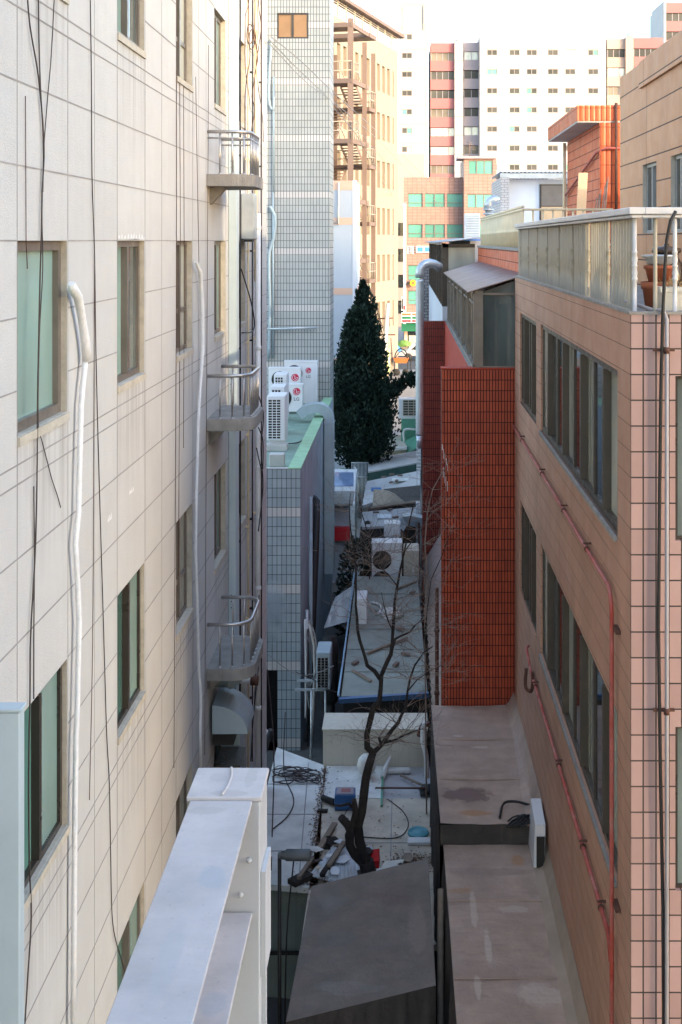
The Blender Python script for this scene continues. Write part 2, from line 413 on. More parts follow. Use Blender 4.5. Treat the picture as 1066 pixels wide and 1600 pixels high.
m_blue_tile = TILE('blue_grey_tile', (.34,.385,.405), (.29,.335,.36), (.05,.06,.065), .121, .245, .0075, .35, 0, -2.61, -5.82, (1.96, .735, .98), (.52,.49,.47), streak=.25, dirtamt=.3, dirt=(.2,.225,.235), bump=.5, var=.1)
m_side_render = M('streaky_grey_render', (.33,.45,.53), .85, .3, 1.2, .6, .4, 30, dirt=(.42,.42,.41))
m_green_paint = M('green_roof_paint', (.20,.30,.235), .7, .25, 1.6, 0, .3, 30, dirt=(.30,.285,.255))
m_green_edge = M('bright_green_paint', (.30,.50,.30), .7, .15, 3, 0, .3, 40, dirt=(.3,.36,.27))
m_acwhite = M('white_sheet_metal', (.70,.71,.725), .4, .05, 3, .08, 0, dirt=(.5,.48,.44))
m_acbeige = M('beige_sheet_metal', (.50,.46,.38), .5, .1, 3, .2, 0, dirt=(.3,.25,.18))
m_fan = M('dark_fan', (.07,.065,.06), .6, .2, 6, 0, 0)
m_grille = M('white_grille', (.68,.69,.7), .45, .05, 3, 0, 0)
m_logo = M('crimson_enamel', (.55,.012,.06), .4, .03, 3, 0, 0)
m_letter = M('grey_lettering', (.16,.165,.175), .5, .03, 3, 0, 0)
_wet, _rst, _scf = (.16,.10,.085), (.40,.21,.10), (.53,.43,.36)
m_beam_pink = BLOTCH('worn_grey_paint', (.49,.455,.45), .55, [(-.87,5.55,.07,.10,(.33,.37,.43),.5),(-.95,4.9,.05,.3,(.40,.40,.42),.5),(-1.0,6.2,.1,.05,(.36,.33,.32),.45),(-.9,6.36,.12,.04,(.37,.33,.32),.5),(-1.0,6.55,.05,.05,(.40,.37,.37),.5),(-.82,6.6,.03,.2,(.36,.34,.33),.4),(-.95,3.9,.2,.1,(.41,.40,.42),.5)], (.41,.40,.42), .12)
m_tarp_grey = BLOTCH('grey_brown_tarpaulin', (.20,.163,.135), .7, [(-.2,18.4,.35,.3,(.20,.13,.115),.4),(.2,17.4,.15,.7,(.27,.215,.18),.5),(-.9,17.2,.3,.2,(.16,.14,.125),.5),(-.7,16.0,.5,.15,(.24,.215,.195),.5),(-.3,17.0,.5,.1,(.165,.145,.13),.5),(-1.1,18.1,.2,.25,(.17,.16,.15),.5)], (.15,.13,.115), .9)
m_tarp = BLOTCH('brown_roofing', (.44,.32,.25), .7, [(1.05,19.75,.42,.30,_wet,.85),(1.0,19.78,.25,.14,(.20,.12,.11),.9),(1.12,19.12,.26,.10,_rst,.8),(1.72,18.25,.10,.16,_rst,.7),
    (1.35,21.6,.16,.06,_scf,.8),(1.0,22.1,.10,.05,_scf,.7),(.98,16.9,.05,.5,_scf,.75),(1.12,16.0,.05,.4,_scf,.8),(.93,15.2,.045,.3,_scf,.8),(1.55,16.9,.22,.1,_scf,.6),(1.7,15.0,.3,.25,_scf,.6),(.8,17.4,.2,.08,_rst,.5),(1.45,13.0,.2,.5,_scf,.6),(1.3,20.6,.5,.1,(.31,.225,.18),.6),(1.3,17.9,.7,.12,(.28,.205,.165),.6)], (.31,.225,.18))
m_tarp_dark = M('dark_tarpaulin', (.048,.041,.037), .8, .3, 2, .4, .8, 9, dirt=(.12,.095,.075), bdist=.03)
m_corr = M('zinc_sheet', (.62,.66,.70), .5, .12, 4, .1, 0, dirt=(.35,.33,.3))
m_tarp_blue = M('blue_tarpaulin', (.03,.14,.36), .55, .2, 3, 0, .8, 12, dirt=(.02,.07,.18), bdist=.03)
m_slab = M('pale_roof_panel', (.66,.665,.63), .8, .24, 2.4, .15, .3, 25, dirt=(.42,.38,.33))
m_slab_tan = M('stained_roof_panel', (.60,.525,.42), .85, .32, 2.2, .2, .4, 25, dirt=(.33,.27,.21))
m_metalwall = M('green_grey_sheet', (.20,.23,.20), .7, .2, 1.5, .4, .2, 30, dirt=(.10,.11,.09))
m_beige_wall = M('beige_wall', (.58,.54,.44), .85, .12, 1.3, .3, .3, 30, dirt=(.24,.22,.17))
m_greenroof = M('mossy_roof_felt', (.28,.31,.275), .85, .25, 1.4, 0, .5, 18, dirt=(.20,.17,.14))
m_blue_trim = M('blue_gutter', (.06,.14,.30), .5, .15, 3, 0, 0, dirt=(.12,.15,.2))
m_blue_pipe = M('blue_pipe', (.28,.45,.60), .45, .1, 3, 0, 0)
m_asphalt = M('asphalt', (.06,.06,.06), .9, .2, 1.5, 0, .4, 50)
m_ground = M('concrete_ground', (.24,.225,.21), .92, .18, .35, 0, .4, 20, dirt=(.22,.2,.185))
m_yard = M('alley_ground', (.10,.095,.09), .92, .25, .8, 0, .4, 25, dirt=(.05,.045,.04))
m_greyroof = M('grey_sheet_roof', (.42,.41,.41), .75, .15, 2, .0, .3, 20, dirt=(.2,.18,.165))
m_green_dark = M('dark_green_sheet', (.035,.085,.075), .6, .15, 3, 0, 0)
m_green_mid = M('green_sheet', (.10,.29,.20), .6, .15, 2, .2, 0, dirt=(.06,.17,.12))
m_bark = M('dark_bark', (.038,.030,.027), .95, .35, 12, 0, 1.0, 30, bdist=.02)
m_twig = M('pale_twig', (.27,.20,.165), .85, .25, 8, 0, 0)
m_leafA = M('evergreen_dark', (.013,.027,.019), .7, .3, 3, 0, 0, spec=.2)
m_leafC = M('evergreen_lit', (.055,.095,.065), .7, .3, 3, 0, 0, spec=.2)
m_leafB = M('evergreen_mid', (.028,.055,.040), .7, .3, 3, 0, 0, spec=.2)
m_leafdry = M('dry_leaves', (.14,.07,.04), .9, .4, 9, 0, 0)
m_brick = M('dull_brick', (.20,.145,.12), .9, .3, 6, 0, .3, 40)
m_wood = M('weathered_wood', (.26,.20,.15), .85, .3, 5, 0, .4, 30)
m_wood_new = M('plywood', (.62,.42,.24), .8, .12, 4, 0, .2, 30)
m_card = M('brown_cardboard', (.36,.21,.11), .85, .12, 2, 0, 0)
m_rustroof = M('rust_brown_sheet', (.36,.27,.235), .6, .18, 1.6, 0, .1, 20, dirt=(.22,.155,.125))
m_rail_shaded = M('shaded_beige_paint', (.36,.32,.24), .55, .12, 3, .2, 0, dirt=(.25,.21,.16))  # darker than the pale rail paint; shade of the side balusters painted in
m_cream_sunlit = M('sunlit_cream_paint', (.76,.62,.40), .5, .12, 3, .15, 0, dirt=(.36,.31,.23))  # cream made lighter and warmer, a sunlit look painted into the terrace rail
m_conduit = M('mauve_conduit', (.33,.305,.315), .6, .12, 4, .2, 0)
m_rail_white = M('pale_rail_paint', (.60,.59,.585), .45, .08, 3, 0, 0)
m_redpipe = M('red_pipe_paint', (.36,.05,.032), .6, .3, 9, .45, .3, 60, dirt=(.52,.36,.32))
m_rust = M('rusted_iron', (.10,.045,.03), .85, .3, 9, 0, .3, 50)
m_terra = M('terracotta', (.38,.12,.06), .75, .15, 5, .1, .2, 40)
m_onggi = M('glazed_jar', (.045,.033,.028), .2, .35, 4, 0, 0, spec=.6)
m_planter = M('white_foam_box', (.68,.66,.58), .7, .08, 4, .1, .2, 60)
m_dry_grass = M('dry_stalks', (.42,.30,.14), .9, .3, 9, 0, 0)
m_bluewhite = M('pale_blue_render', (.43,.48,.54), .8, .06, .6, .12, .2, 30, dirt=(.48,.52,.56))
m_peach = M('peach_band', (.66,.44,.33), .8, .05, .8, .1, 0)
m_tan = M('tan_render', (.29,.24,.185), .85, .06, .35, .12, .2, 20, dirt=(.28,.215,.155))
m_tan_window = GLASS('tan_window_glass', (.15,.125,.095), .3, .3, .4, .3)
m_frame_steel = M('brown_steel', (.17,.115,.09), .6, .1, 1, 0, 0)
m_stair_pale = M('pale_steel', (.36,.31,.25), .6, .1, 1, 0, 0)
m_orange_panel = M('orange_panel', (.60,.11,.035), .6, .1, 1, 0, 0)
m_aptwhite = M('white_block_paint', (.36,.35,.345), .8, .05, .08, 0, 0, dirt=(.31,.29,.27))
m_aptpink = M('pink_block_paint', (.31,.125,.125), .8, .05, .1, 0, 0)
m_aptgrey = M('lilac_block_paint', (.30,.26,.28), .8, .04, .1, 0, 0)
m_aptpeach = M('peach_block_paint', (.35,.275,.235), .8, .04, .1, 0, 0)
m_aptjoint = M('block_joint', (.27,.23,.21), .8, .03, .1, 0, 0)
m_pinkbrick = TILE('pink_facing_tile', (.33,.19,.155), (.29,.165,.135), (.22,.135,.11), .45, .30, .03, .6, 0, 0, 0, streak=.1, dirtamt=.15, dirt=(.36,.24,.22), bump=.3, var=.07)
m_greybrick = TILE('grey_brick', (.36,.335,.335), (.29,.27,.275), (.12,.11,.11), .30, .145, .02, .8, 0, 0, 0, streak=.15, dirtamt=.2, bump=.5, offset=.5)
m_whitetile = TILE('white_brick_tile', (.55,.52,.5), (.5,.47,.455), (.28,.26,.25), .25, .10, .012, .5, 0, 0, 0, streak=.1, dirtamt=.1, bump=.4, offset=.5)
m_white_render = M('white_render', (.62,.64,.68), .85, .06, 1, .1, .2, 30, dirt=(.5,.5,.52))
m_blocker = TILE('shade_block_tile', (.42,.36,.30), (.38,.33,.28), (.2,.18,.16), .4, .2, .02, .6, 0, 0, 0)
m_sign_white = M('sign_white', (.75,.75,.75), .5, .03, 2, 0, 0)
m_sign_orange = M('sign_orange', (.40,.13,.04), .5, .03, 2, 0, 0)
m_sign_green = M('sign_green', (.01,.14,.06), .5, .03, 2, 0, 0)
m_sign_red = M('sign_red', (.62,.02,.03), .5, .03, 2, 0, 0)
m_sign_blue = M('sign_blue', (.05,.22,.60), .5, .03, 2, 0, 0)
m_sign_yellow = M('sign_yellow', (.75,.48,.02), .5, .03, 2, 0, 0)
m_lime = M('lime_plastic', (.13,.24,.05), .5, .05, 2, 0, 0)
m_bluecrate = M('blue_plastic', (.035,.12,.30), .45, .15, 6, 0, 0)
m_teal = M('teal_hose', (.09,.32,.38), .45, .1, 4, 0, 0)
m_ragred = M('red_cloth', (.50,.012,.012), .8, .1, 6, 0, 0)
m_lamp = M('grey_lamp_housing', (.10,.115,.125), .5, .1, 5, 0, 0)
m_globe = M('milky_globe', (.62,.59,.54), .3, .05, 5, 0, 0)
m_bag = M('white_plastic_bag', (.58,.57,.55), .5, .1, 8, 0, .6, 20)
m_yellowpost = M('yellow_green_post', (.52,.55,.28), .6, .1, 3, 0, 0)
m_car = M('silver_car_paint', (.55,.56,.58), .25, .03, 1, 0, 0, metal=.4)
m_vanwhite = M('white_vehicle_paint', (.70,.71,.73), .3, .03, 1, 0, 0)

def window(F, h, depth, parent, fm, gms, cols=2, bars=(), fw=.05, ft=.05, name='window', stag=.02, rows_split=None, gb=.012, label=None):
    """frame (one mesh) with each pane as a sub-part, set `depth` behind the wall face"""
    u0, u1, v0, v1 = h; e = .003
    u0 += e; u1 -= e; v0 += e; v1 -= e
    mb = MB(); d1 = -depth + ft; d0 = -depth
    mb.fbox(F, u0, u0+fw, v0, v1, d0, d1); mb.fbox(F, u1-fw, u1, v0, v1, d0, d1)
    mb.fbox(F, u0+fw, u1-fw, v0, v0+fw, d0, d1); mb.fbox(F, u0+fw, u1-fw, v1-fw, v1, d0, d1)
    iu0, iu1, iv0, iv1 = u0+fw, u1-fw, v0+fw, v1-fw
    w = (iu1-iu0)/cols
    for c in range(1, cols):
        a = iu0 + w*c
        mb.fbox(F, a-fw*.6, a+fw*.6, iv0, iv1, d0+.004, d1-.004+stag*(c%2))
    for (bv, a, b) in bars:
        vv = iv0 + (iv1-iv0)*bv
        mb.fbox(F, iu0, iu1, vv-fw*.5, vv+fw*.5, d0+.006, d1-.008)
    fr = mb.build(name, fm, parent, label=label)
    for c in range(cols):
        g = MB(); dd = d0 + .012 + (stag if c % 2 else 0)
        g.fbox(F, iu0+w*c + (.6*fw if c else 0), iu0+w*(c+1) - (.6*fw if c < cols-1 else 0), iv0, iv1, dd-.006, dd)
        gm = gms[c % len(gms)] if isinstance(gms, (list, tuple)) else gms
        g.build('pane', gm, fr)
    return fr

def body(mb, x0, x1, y0, y1, z0, z1, skip='', mat=0, top=None):
    t = mat if top is None else top
    if 'f' not in skip: mb.quad((x0,y0,z0),(x1,y0,z0),(x1,y0,z1),(x0,y0,z1), mat)
    if 'b' not in skip: mb.quad((x1,y1,z0),(x0,y1,z0),(x0,y1,z1),(x1,y1,z1), mat)
    if 'l' not in skip: mb.quad((x0,y1,z0),(x0,y0,z0),(x0,y0,z1),(x0,y1,z1), mat)
    if 'r' not in skip: mb.quad((x1,y0,z0),(x1,y1,z0),(x1,y1,z1),(x1,y0,z1), mat)
    if 't' not in skip: mb.quad((x0,y0,z1),(x1,y0,z1),(x1,y1,z1),(x0,y1,z1), t)
    return mb

# =================================================================== ground, sky, light
G = -13.0
def gz(y): return G if y < 45 else (G + (y-45)/50*2.4 if y < 95 else G + 2.4)
mb = MB()
ys = [-60, 0, 20, 45, 55, 65, 75, 85, 95, 140, 260, 900, 3000]
for a, b in zip(ys[:-1], ys[1:]):
    mb.quad((-1500,a,gz(a)),(1500,a,gz(a)),(1500,b,gz(b)),(-1500,b,gz(b)), 0 if a >= 45 else 1)
mb.build('ground', [m_ground, m_yard], kind='structure')
mb = MB(); mb.quad((-60,100,gz(100)+.006),(90,100,gz(100)+.006),(90,112,gz(112)+.006),(-60,112,gz(112)+.006))
mb.build('road', m_asphalt, kind='structure')
mb = MB(); mb.box(-60,90,112.0,117.4,gz(112),gz(112)+.13); mb.build('pavement', m_conc_light, kind='structure')

SUN_EL, SUN_AZ = 17.0, 45.0           # degrees above the horizon; to the right of straight behind the camera
w = bpy.data.worlds.new('World'); scene.world = w; w.use_nodes = True
nt = w.node_tree; bg = nt.nodes['Background']
sky = nt.nodes.new('ShaderNodeTexSky'); sky.sky_type = 'NISHITA'; sky.sun_disc = False
sdir = Vector((math.sin(R(SUN_AZ))*math.cos(R(SUN_EL)), -math.cos(R(SUN_AZ))*math.cos(R(SUN_EL)), math.sin(R(SUN_EL))))
sky.sun_elevation = R(SUN_EL); sky.sun_rotation = math.atan2(sdir.x, sdir.y)
sky.air_density = 1.0; sky.dust_density = 1.2; sky.ozone_density = .6
nt.links.new(sky.outputs[0], bg.inputs['Color']); bg.inputs['Strength'].default_value = .15
sl = bpy.data.lights.new('sun', 'SUN'); sl.energy = .7; sl.angle = R(.5); sl.color = (1.0, .80, .55)
so = bpy.data.objects.new('sun', sl); COL.objects.link(so); so.rotation_euler = (-sdir).to_track_quat('-Z', 'Y').to_euler()
so.location = (40, -40, 60)

cam = bpy.data.cameras.new('camera'); co = bpy.data.objects.new('camera', cam); COL.objects.link(co)
co.location = (0, 0, EYE); co.rotation_euler = (R(90), 0, 0)
cam.sensor_fit = 'AUTO'; cam.sensor_width = 36.0; cam.lens = FPX/1600*36
cam.shift_x = -(630-533)/1600; cam.shift_y = -(800-376)/1600
cam.clip_start = .1; cam.clip_end = 6000
scene.camera = co
scene.view_settings.view_transform = 'Standard'; scene.view_settings.look = 'None'
scene.view_settings.gamma = 1.0; scene.view_settings.exposure = 2.62

# =================================================================== left building
XL = -2.75
lb = thing('stone_building', 'tall cream panelled building along the left side of the alley with small recessed windows', 'building', (-5, 12, G))
FL = FXP(XL)
WZ = [(5.61,6.81),(8.66,9.95),(11.69,12.92),(14.72,15.85),(17.71,18.82),(20.35,21.15)]
WH = [(3.4-1.4,3.4),(-1.4,0.0),(-4.78,-3.42),(-8.15,-6.8),(-11.55,-10.2)]
holes = [(a,b,c,d) for (a,b) in WZ for (c,d) in WH]
mb = MB(); mb.wall(FL, .3, 24.5, G, 5.7, holes, .13, 0, 2)
body(mb, -13, XL, .3, 24.5, G, 5.7, 'r')
vj = [8.66,9.97,10.83,11.69,12.95,13.85,14.72,15.88,16.35,16.96,18.85,20.3,21.2,22.6,23.6]
for z in vj:
    w_ = .005 if z in (10.83,13.85,16.35) else .008
    seg = []; cur = G
    mb.fbox(FL, z-w_/2, z+w_/2, G, 5.65, .0015, .003, 1)
for k in range(-4, 3):
    for i, hh in enumerate((0.0,-.55,-1.07,-1.6,-1.74,-2.27,-2.87)):
        v = hh + 3.41*k
        if not G < v < 5.6: continue
        edges = [.4] + [e for wz in WZ for e in wz] + [24.45]
        jj = 0
        if i in (1,2) or i == 0:
            for q in range(0, len(edges), 2): mb.fbox(FL, edges[q]+.02, edges[q+1]-.02, v-.006, v+.006, .0015, .004, 1)
        else:
            mb.fbox(FL, .4, 24.45, v-.006, v+.006, .0015, .004, 1)
# chipped render and sills
def chip(F, u, v, w_, h_, mat, n=10):
    top = [(u + w_*i/n, v + h_*(.3+.25*math.sin(i*1.7)+random.uniform(-.15,.35))) for i in range(n+1)]
    pts = [F.p(u, v, .004)] + [F.p(a, b, .004) for a, b in top] + [F.p(u+w_, v, .004)]
    mb.add(pts, [tuple(range(len(pts)))], mat)
chip(FL, 11.72, 0.012, 1.2, .09, 3, 34)
chip(FL, 11.3, -2.62, .16, .10, 3, 9); chip(FL, 12.2, -2.55, .2, .07, 3, 9)
for (a,b) in WZ:
    for (c,d) in WH: mb.fbox(FL, a-.0, b+.0, c-.07, c-.003, .002, .022, 2)
mb.build('wall', [m_cream, m_joint, m_reveal, m_white_chip], lb)
for ci, (a,b) in enumerate(WZ):
    for ri, (c,d) in enumerate(WH):
        if ci == 0 and ri in (0, 4): continue
        if ci in (3,): window(FL, (a,b,c,d), .13, lb, m_brown_alu, [m_glass_grey, m_glass_pale], 2, [(.36,0,1)], .055, .06)
        elif ci == 5: window(FL, (a,b,c,d), .13, lb, m_dark_alu, [m_glass_dark], 1)
        elif ci == 4: window(FL, (a,b,c,d), .13, lb, m_brown_alu, [m_glass_grey, m_glass_teal], 2, (), .06, .06)
        elif ri == 1 and ci == 1: window(FL, (a,b,c,d), .11, lb, m_brown_alu, [m_glass_teal], 1, (), .075, .06)
        elif ri >= 2 or ci == 1: window(FL, (a,b,c,d), .10, lb, m_dark_alu if ri == 2 else m_brown_alu, [m_glass_green, m_glass_teal], 2, (), .05, .06)
        else: window(FL, (a,b,c,d), .11, lb, m_brown_alu, [m_glass_teal, m_glass_grey], 2, (), .06, .06)
# balconies: slab with rounded outer corners, railing as its sub-part
def round_path(X0, X1, z0, z1, r, n=6):
    """from the wall out, around two rounded corners, back to the wall (x, depth)"""
    pts = [(X0, z0), (X1-r, z0)]
    for i in range(1, n+1):
        a = -math.pi/2 + math.pi/2*i/n; pts.append((X1-r+r*math.cos(a), z0+r+r*math.sin(a)))
    for i in range(n+1):
        a = math.pi/2*i/n; pts.append((X1-r+r*math.cos(a), z1-r+r*math.sin(a)))
    pts.append((X0, z1)); return pts
for top in (.93, -2.5, -5.99):
    pth = round_path(XL+.003, -2.09, 17.0, 18.45, .30)
    sb = MB(); sb.prism([(x, y, top-.165) for x, y in pth], (0,0,.165))
    slab = sb.build('balcony', m_conc, lb)
    rb_ = MB(); rp = round_path(XL+.005, -2.16, 17.07, 18.38, .27, 8)
    H = .60
    rb_.tube([(x, y, top+H) for x, y in rp], .026, 8)
    # balusters spaced along the path
    L = [0]
    for p, q in zip(rp[:-1], rp[1:]): L.append(L[-1] + math.dist(p, q))
    nb = 13
    for k in range(1, nb):
        t = L[-1]*k/nb
        for i in range(len(rp)-1):
            if L[i] <= t <= L[i+1]:
                f = (t-L[i])/(L[i+1]-L[i]); x = rp[i][0]+(rp[i+1][0]-rp[i][0])*f; y = rp[i][1]+(rp[i+1][1]-rp[i][1])*f
                rb_.tube([(x,y,top+.002),(x,y,top+H)], .0135, 6); rb_.lathe((x,y,top+.001), [(.03,0),(.028,.012),(.016,.02)], 8); break
    if top > 0: rb_.tube([(x, y, top+H-.09) for x, y in rp], .014, 6)
    rb_.build('railing', m_steel, slab)
    bk = MB(); bk.prism([(XL+.002,17.3,top-.168),(XL+.25,17.3,top-.168),(XL+.002,17.3,top-.42)], (0,.14,0))
    bk.build('bracket', m_conc, slab)
# steel trunking running the full height
mb = MB(); mb.cbox(XL+.003, -2.62, 19.12, 19.42, G, 5.65, .008)
for k in range(-3, 3):
    for i in range(5): mb.lathe((-2.70+.025*(i%2), 19.116, 1.05+3.41*k+.05*i), [(.010,0),(.009,.006)], 6, 1, axis='y')
mb.build('trunking', [m_bluegrey, m_dark_alu], lb)
# pipes and wires fixed to the wall: parts
def wallpipe(name, px, r, mat, X=-2.71, parent=lb, seg=8):
    d = MB(); d.tube([WLEFT(x, y, X) for x, y in px], r, seg); return d.build(name, mat, parent)
for (x, y0, y1, r, m) in ((375.5,-60,1230,.014,m_black),(388,-60,1200,.018,m_cream_sunlit),(400,-60,440,.034,m_cream_sunlit),
                          (408.5,-60,1200,.016,m_wire),(394.5,-60,1190,.012,m_black)):
    z = FPX*2.70/(630-x); d = MB(); d.tube([(-2.70,z,PH(y0,z)),(-2.70,z,PH(y1,z))], r, 8)
    for k in range(8):
        h_ = 3.0 - k*1.6; d.box(-2.745,-2.70+r, z-.03, z+.03, h_, h_+.03)
    d.build('wall_pipe', m, lb)
z = 22.3; d = MB(); d.tube([(-2.66,z,.5),(-2.66,z,-9.9)], .05, 10)
for k in range(5): d.lathe((-2.66,z,.2-2.2*k), [(.056,0),(.06,.01),(.06,.06),(.056,.07)], 10)
d.build('drain_pipe', m_white_pvc, lb)
wallpipe('insulated_pipe', [(112,443),(114,452),(122,464),(128,496),(134,535),(136,563)], [.030,.043,.040,.036,.040,.042], m_wrap, -2.68, seg=10)
wallpipe('insulated_pipe', [(134,560),(131,590),(127,633),(124,750),(123,800),(118,850),(120,880),(124,970),(122,1050),(121,1104),(119,1150),(117,1296),(116,1450),(114,1640)], .0225, m_wrap, -2.69, seg=10)
wallpipe('insulated_pipe', [(306,409),(313,425),(316,476),(317,547),(313,606),(310,660),(309,704),(307,780),(306,860),(308,930),(311,1045),(314,1085),(313,1147),(314,1200)], [.018,.030,.030,.026]+[.020]*10, m_wrap, -2.69, seg=10)
wallpipe('wall_cable', [(42,-20),(47,40),(61,126),(69,230),(66,300),(65,366),(63,429),(61,520),(59,625),(58,750),(55,868),(48,994),(47,1092),(45,1200),(46,1345),(49,1433),(44,1520),(39,1600)], .006, m_wire, -2.73, seg=6)
wallpipe('wall_cable', [(60,-20),(61,60),(63,126),(68,228),(67,300)], .0055, m_wire, -2.735, seg=6)
wallpipe('wall_cable', [(86,-20),(80,90),(74,160),(69,230),(66,330),(67,420),(62,520),(60,661),(66,690),(75,725),(81,748),(90,775),(95,793)], .0042, m_wire, -2.735, seg=6)
wallpipe('wall_cable', [(53,760),(54,868),(53,994),(53,1092)], .005, m_wire, -2.735, seg=6)
wallpipe('wall_cable', [(141,-20),(143,120),(144,275),(148,400),(150,547),(155,744),(161,947),(164,1050),(167,1150),(171,1223),(173,1330),(175,1423),(179,1460),(187,1490),(196,1520)], .0052, m_wire, -2.735, seg=6)
for pts in ([(276,110),(276,400),(274,800),(272,1200)],[(281,120),(282,380),(281,560),(279,900)],[(287,130),(288,420),(287,700)],[(306,120),(309,300),(311,410)],[(326,70),(325,300),(322,800),(320,1180)],[(40,150),(41,380),(43,420)],[(148,400),(147,640),(145,1000),(140,1250)]):
    wallpipe('wall_cable', pts, .0035, m_rust, -2.74, seg=5)
random.seed(3)
d = MB()
for k in range(5):                       # tangle of wires near the corner of the wall
    pts = []; x, y = random.uniform(386,404), -30
    while y < random.uniform(140,420):
        pts.append(WLEFT(x, y, -2.60)); x = min(412, max(383, x + random.uniform(-6,6))); y += random.uniform(20,45)
    if len(pts) > 2: d.tube(pts, random.choice((.005,.006,.008)), 5)
for k in range(2):
    c = WLEFT(392+3*k, 62+8*k, -2.58); d.tube([(c[0], c[1]+.5*math.cos(a*.8), c[2]+.22*math.sin(a*.9)+.02*a) for a in range(9)], .009, 6)
d.build('wire_bundle', m_rust, lb)
for pts in ([(377,420),(392,470),(398,505),(394,518),(378,520)],[(405,620),(412,650),(408,700),(411,760),(404,830)],[(398,1100),(402,1000),(405,930)],[(392,1190),(396,1120),(404,1040),(402,960)],[(401,700),(410,735),(411,690),(404,668)]):
    d = MB(); d.tube([WLEFT(x,y,-2.58) for x,y in pts], .011, 5); d.build('loose_cable', m_black, lb)
# meter box hanging near the far corner of the wall
mb = MB(); mb.cbox(-2.745,-2.52,20.6,21.0,.02,.80,.015,0); mb.box(-2.70,-2.56,20.62,20.9,-.02,.018,1)
mb.build('meter_box', [m_galv, m_black], lb)
# kitchen exhaust cowl
eh = MB(); eh.tube([(XL+.0,17.85,-6.35),(-2.5,17.85,-6.35),(-2.42,17.8,-6.40)], .2, 14)
cw = []
for i in range(11):
    a = math.pi*.5*i/10; cw.append((-2.70+.50*math.sin(a)*1.0, -6.98+.40*math.cos(a)))
prof = [(-2.70,-6.98)] + [(x, h_) for x, h_ in cw]
eh.prism([(x, 17.2, h_) for x, h_ in prof], (0,.75,0), 0)
eh.box(-2.72,-2.42,17.35,18.0,-7.2,-6.99,1)
eh.build('exhaust_cowl', [m_duct, m_black], lb)
mb = MB(); mb.tube([(XL,19.0,-6.85),(-2.38,19.0,-6.87)], .055, 10); mb.tube([(-2.38,19.0,-6.87),(-2.26,19.0,-6.875)], .075, 10, 1)
mb.build('pipe_stub', [m_white_pvc, m_rust], lb)
mb = MB(); mb.tube([(-2.62,18.0,-8.15),(-2.62,17.9,-8.02),(-2.68,17.8,-7.97),(-2.74,17.7,-7.97)][::-1], .045, 8); mb.tube([(-2.62,18.0,-8.1),(-2.62,18.0,-11.6)], .045, 8)
mb.build('drain_pipe', m_white_pvc, lb)
mb = MB(); mb.cbox(-2.745,-2.45,18.3,18.65,-12.5,-7.35,.01); mb.cbox(-2.745,-2.50,18.8,19.05,-12.5,-7.5,.01)
mb.build('vertical_duct', m_duct, lb)
mb = MB(); mb.box(-2.74,-2.36,17.6,18.25,-12.6,-7.6); mb.build('dark_cabinet', m_dark_alu, lb)

# steel frame in the foreground: posts and beams, built as one welded frame
sf = thing('steel_frame', 'pale grey welded steel frame of beams and capped posts in the foreground', 'steel frame', (-1.3, 5.5, G))
def ibeam(mb, x0, x1, y0, y1, top, dep, tf=.02, tw=.014):
    mb.cbox(x0,x1,y0,y1,top-tf,top,.004,0); mb.cbox(x0,x1,y0,y1,top-dep,top-dep+tf,.004)
    xc = (x0+x1)/2; mb.box(xc-tw/2,xc+tw/2,y0,y1,top-dep+tf,top-tf)
mb = MB(); ibeam(mb, -1.105, -.782, 2.2, 6.31, -2.905, .60)
beam = mb.build('beam', m_beam_pink, sf)
mb = MB(); mb.cbox(-1.125,-.735,6.315,6.67,-2.915,-2.89,.004); mb.tube([(-.945,6.33,-2.886),(-.93,6.42,-2.887),(-.925,6.55,-2.886),(-.94,6.66,-2.887)], .008, 6)
cap = mb.build('cap_plate', m_beam_pink, sf)
mb = MB(); mb.cbox(-1.105,-.745,6.325,6.66,G,-2.917,.006)
for (bx, bz) in ((-.80,-3.22),(-.845,-3.40)): mb.lathe((bx,6.324,bz), [(.016,0),(.016,.010),(.009,.012),(.009,.022)], 6, axis='y')
post = mb.build('post', m_beam, sf)
mb = MB(); mb.box(-.743,-.720,6.36,6.62,-3.85,-3.3); mb.box(-.76,-.722,6.40,6.44,G,-3.86)
mb.build('gusset', m_beam, sf)
mb = MB(); mb.cbox(-2.73,-2.372,7.52,7.62,G,-2.92,.006,0); mb.cbox(-2.735,-2.36,7.51,7.63,-2.915,-2.895,.004,0)
mb.build('post', m_bluegrey, sf)

# =================================================================== right building
rbn = thing('pink_tile_building', 'pink and brown tiled building at the right edge with dark sliding windows', 'building', (7, 17, G))
m_win_brown = M('window_brown', (.075,.06,.046), .45, .2, 3, 0, 0)
XR = 2.15; FR = FXN(XR); ZB = 23.35; FN = FY(11.5)
sh = [(12.19,19.0,-2.97,-1.30),(19.64,22.35,-2.97,-1.32),(12.2,19.0,-6.45,-4.72),(19.64,22.35,-6.45,-4.75)]
fh = [(2.575,4.6,-2.84,-1.28),(2.575,4.6,-6.15,-4.6),(2.575,4.6,-9.5,-7.95)]
mb = MB(); mb.wall(FR, 11.5, ZB, G, -.70, sh, .14, 0); 
mb.wall(FN, XR, 12, G, -.70, fh, .10, 1)
body(mb, XR, 12, 11.5, ZB, G, -.70, 'flt', 0)
mb.quad((XR,11.5,-.76),(12,11.5,-.76),(12,ZB,-.76),(XR,ZB,-.76), 2)
mb.box(XR-.012,XR+.18,11.488,ZB,-.699,-.672,2); mb.box(XR+.18,12,11.488,11.68,-.699,-.672,2)
mb.build('wall', [m_brown_rib, m_pink_tile, m_conc], rbn)
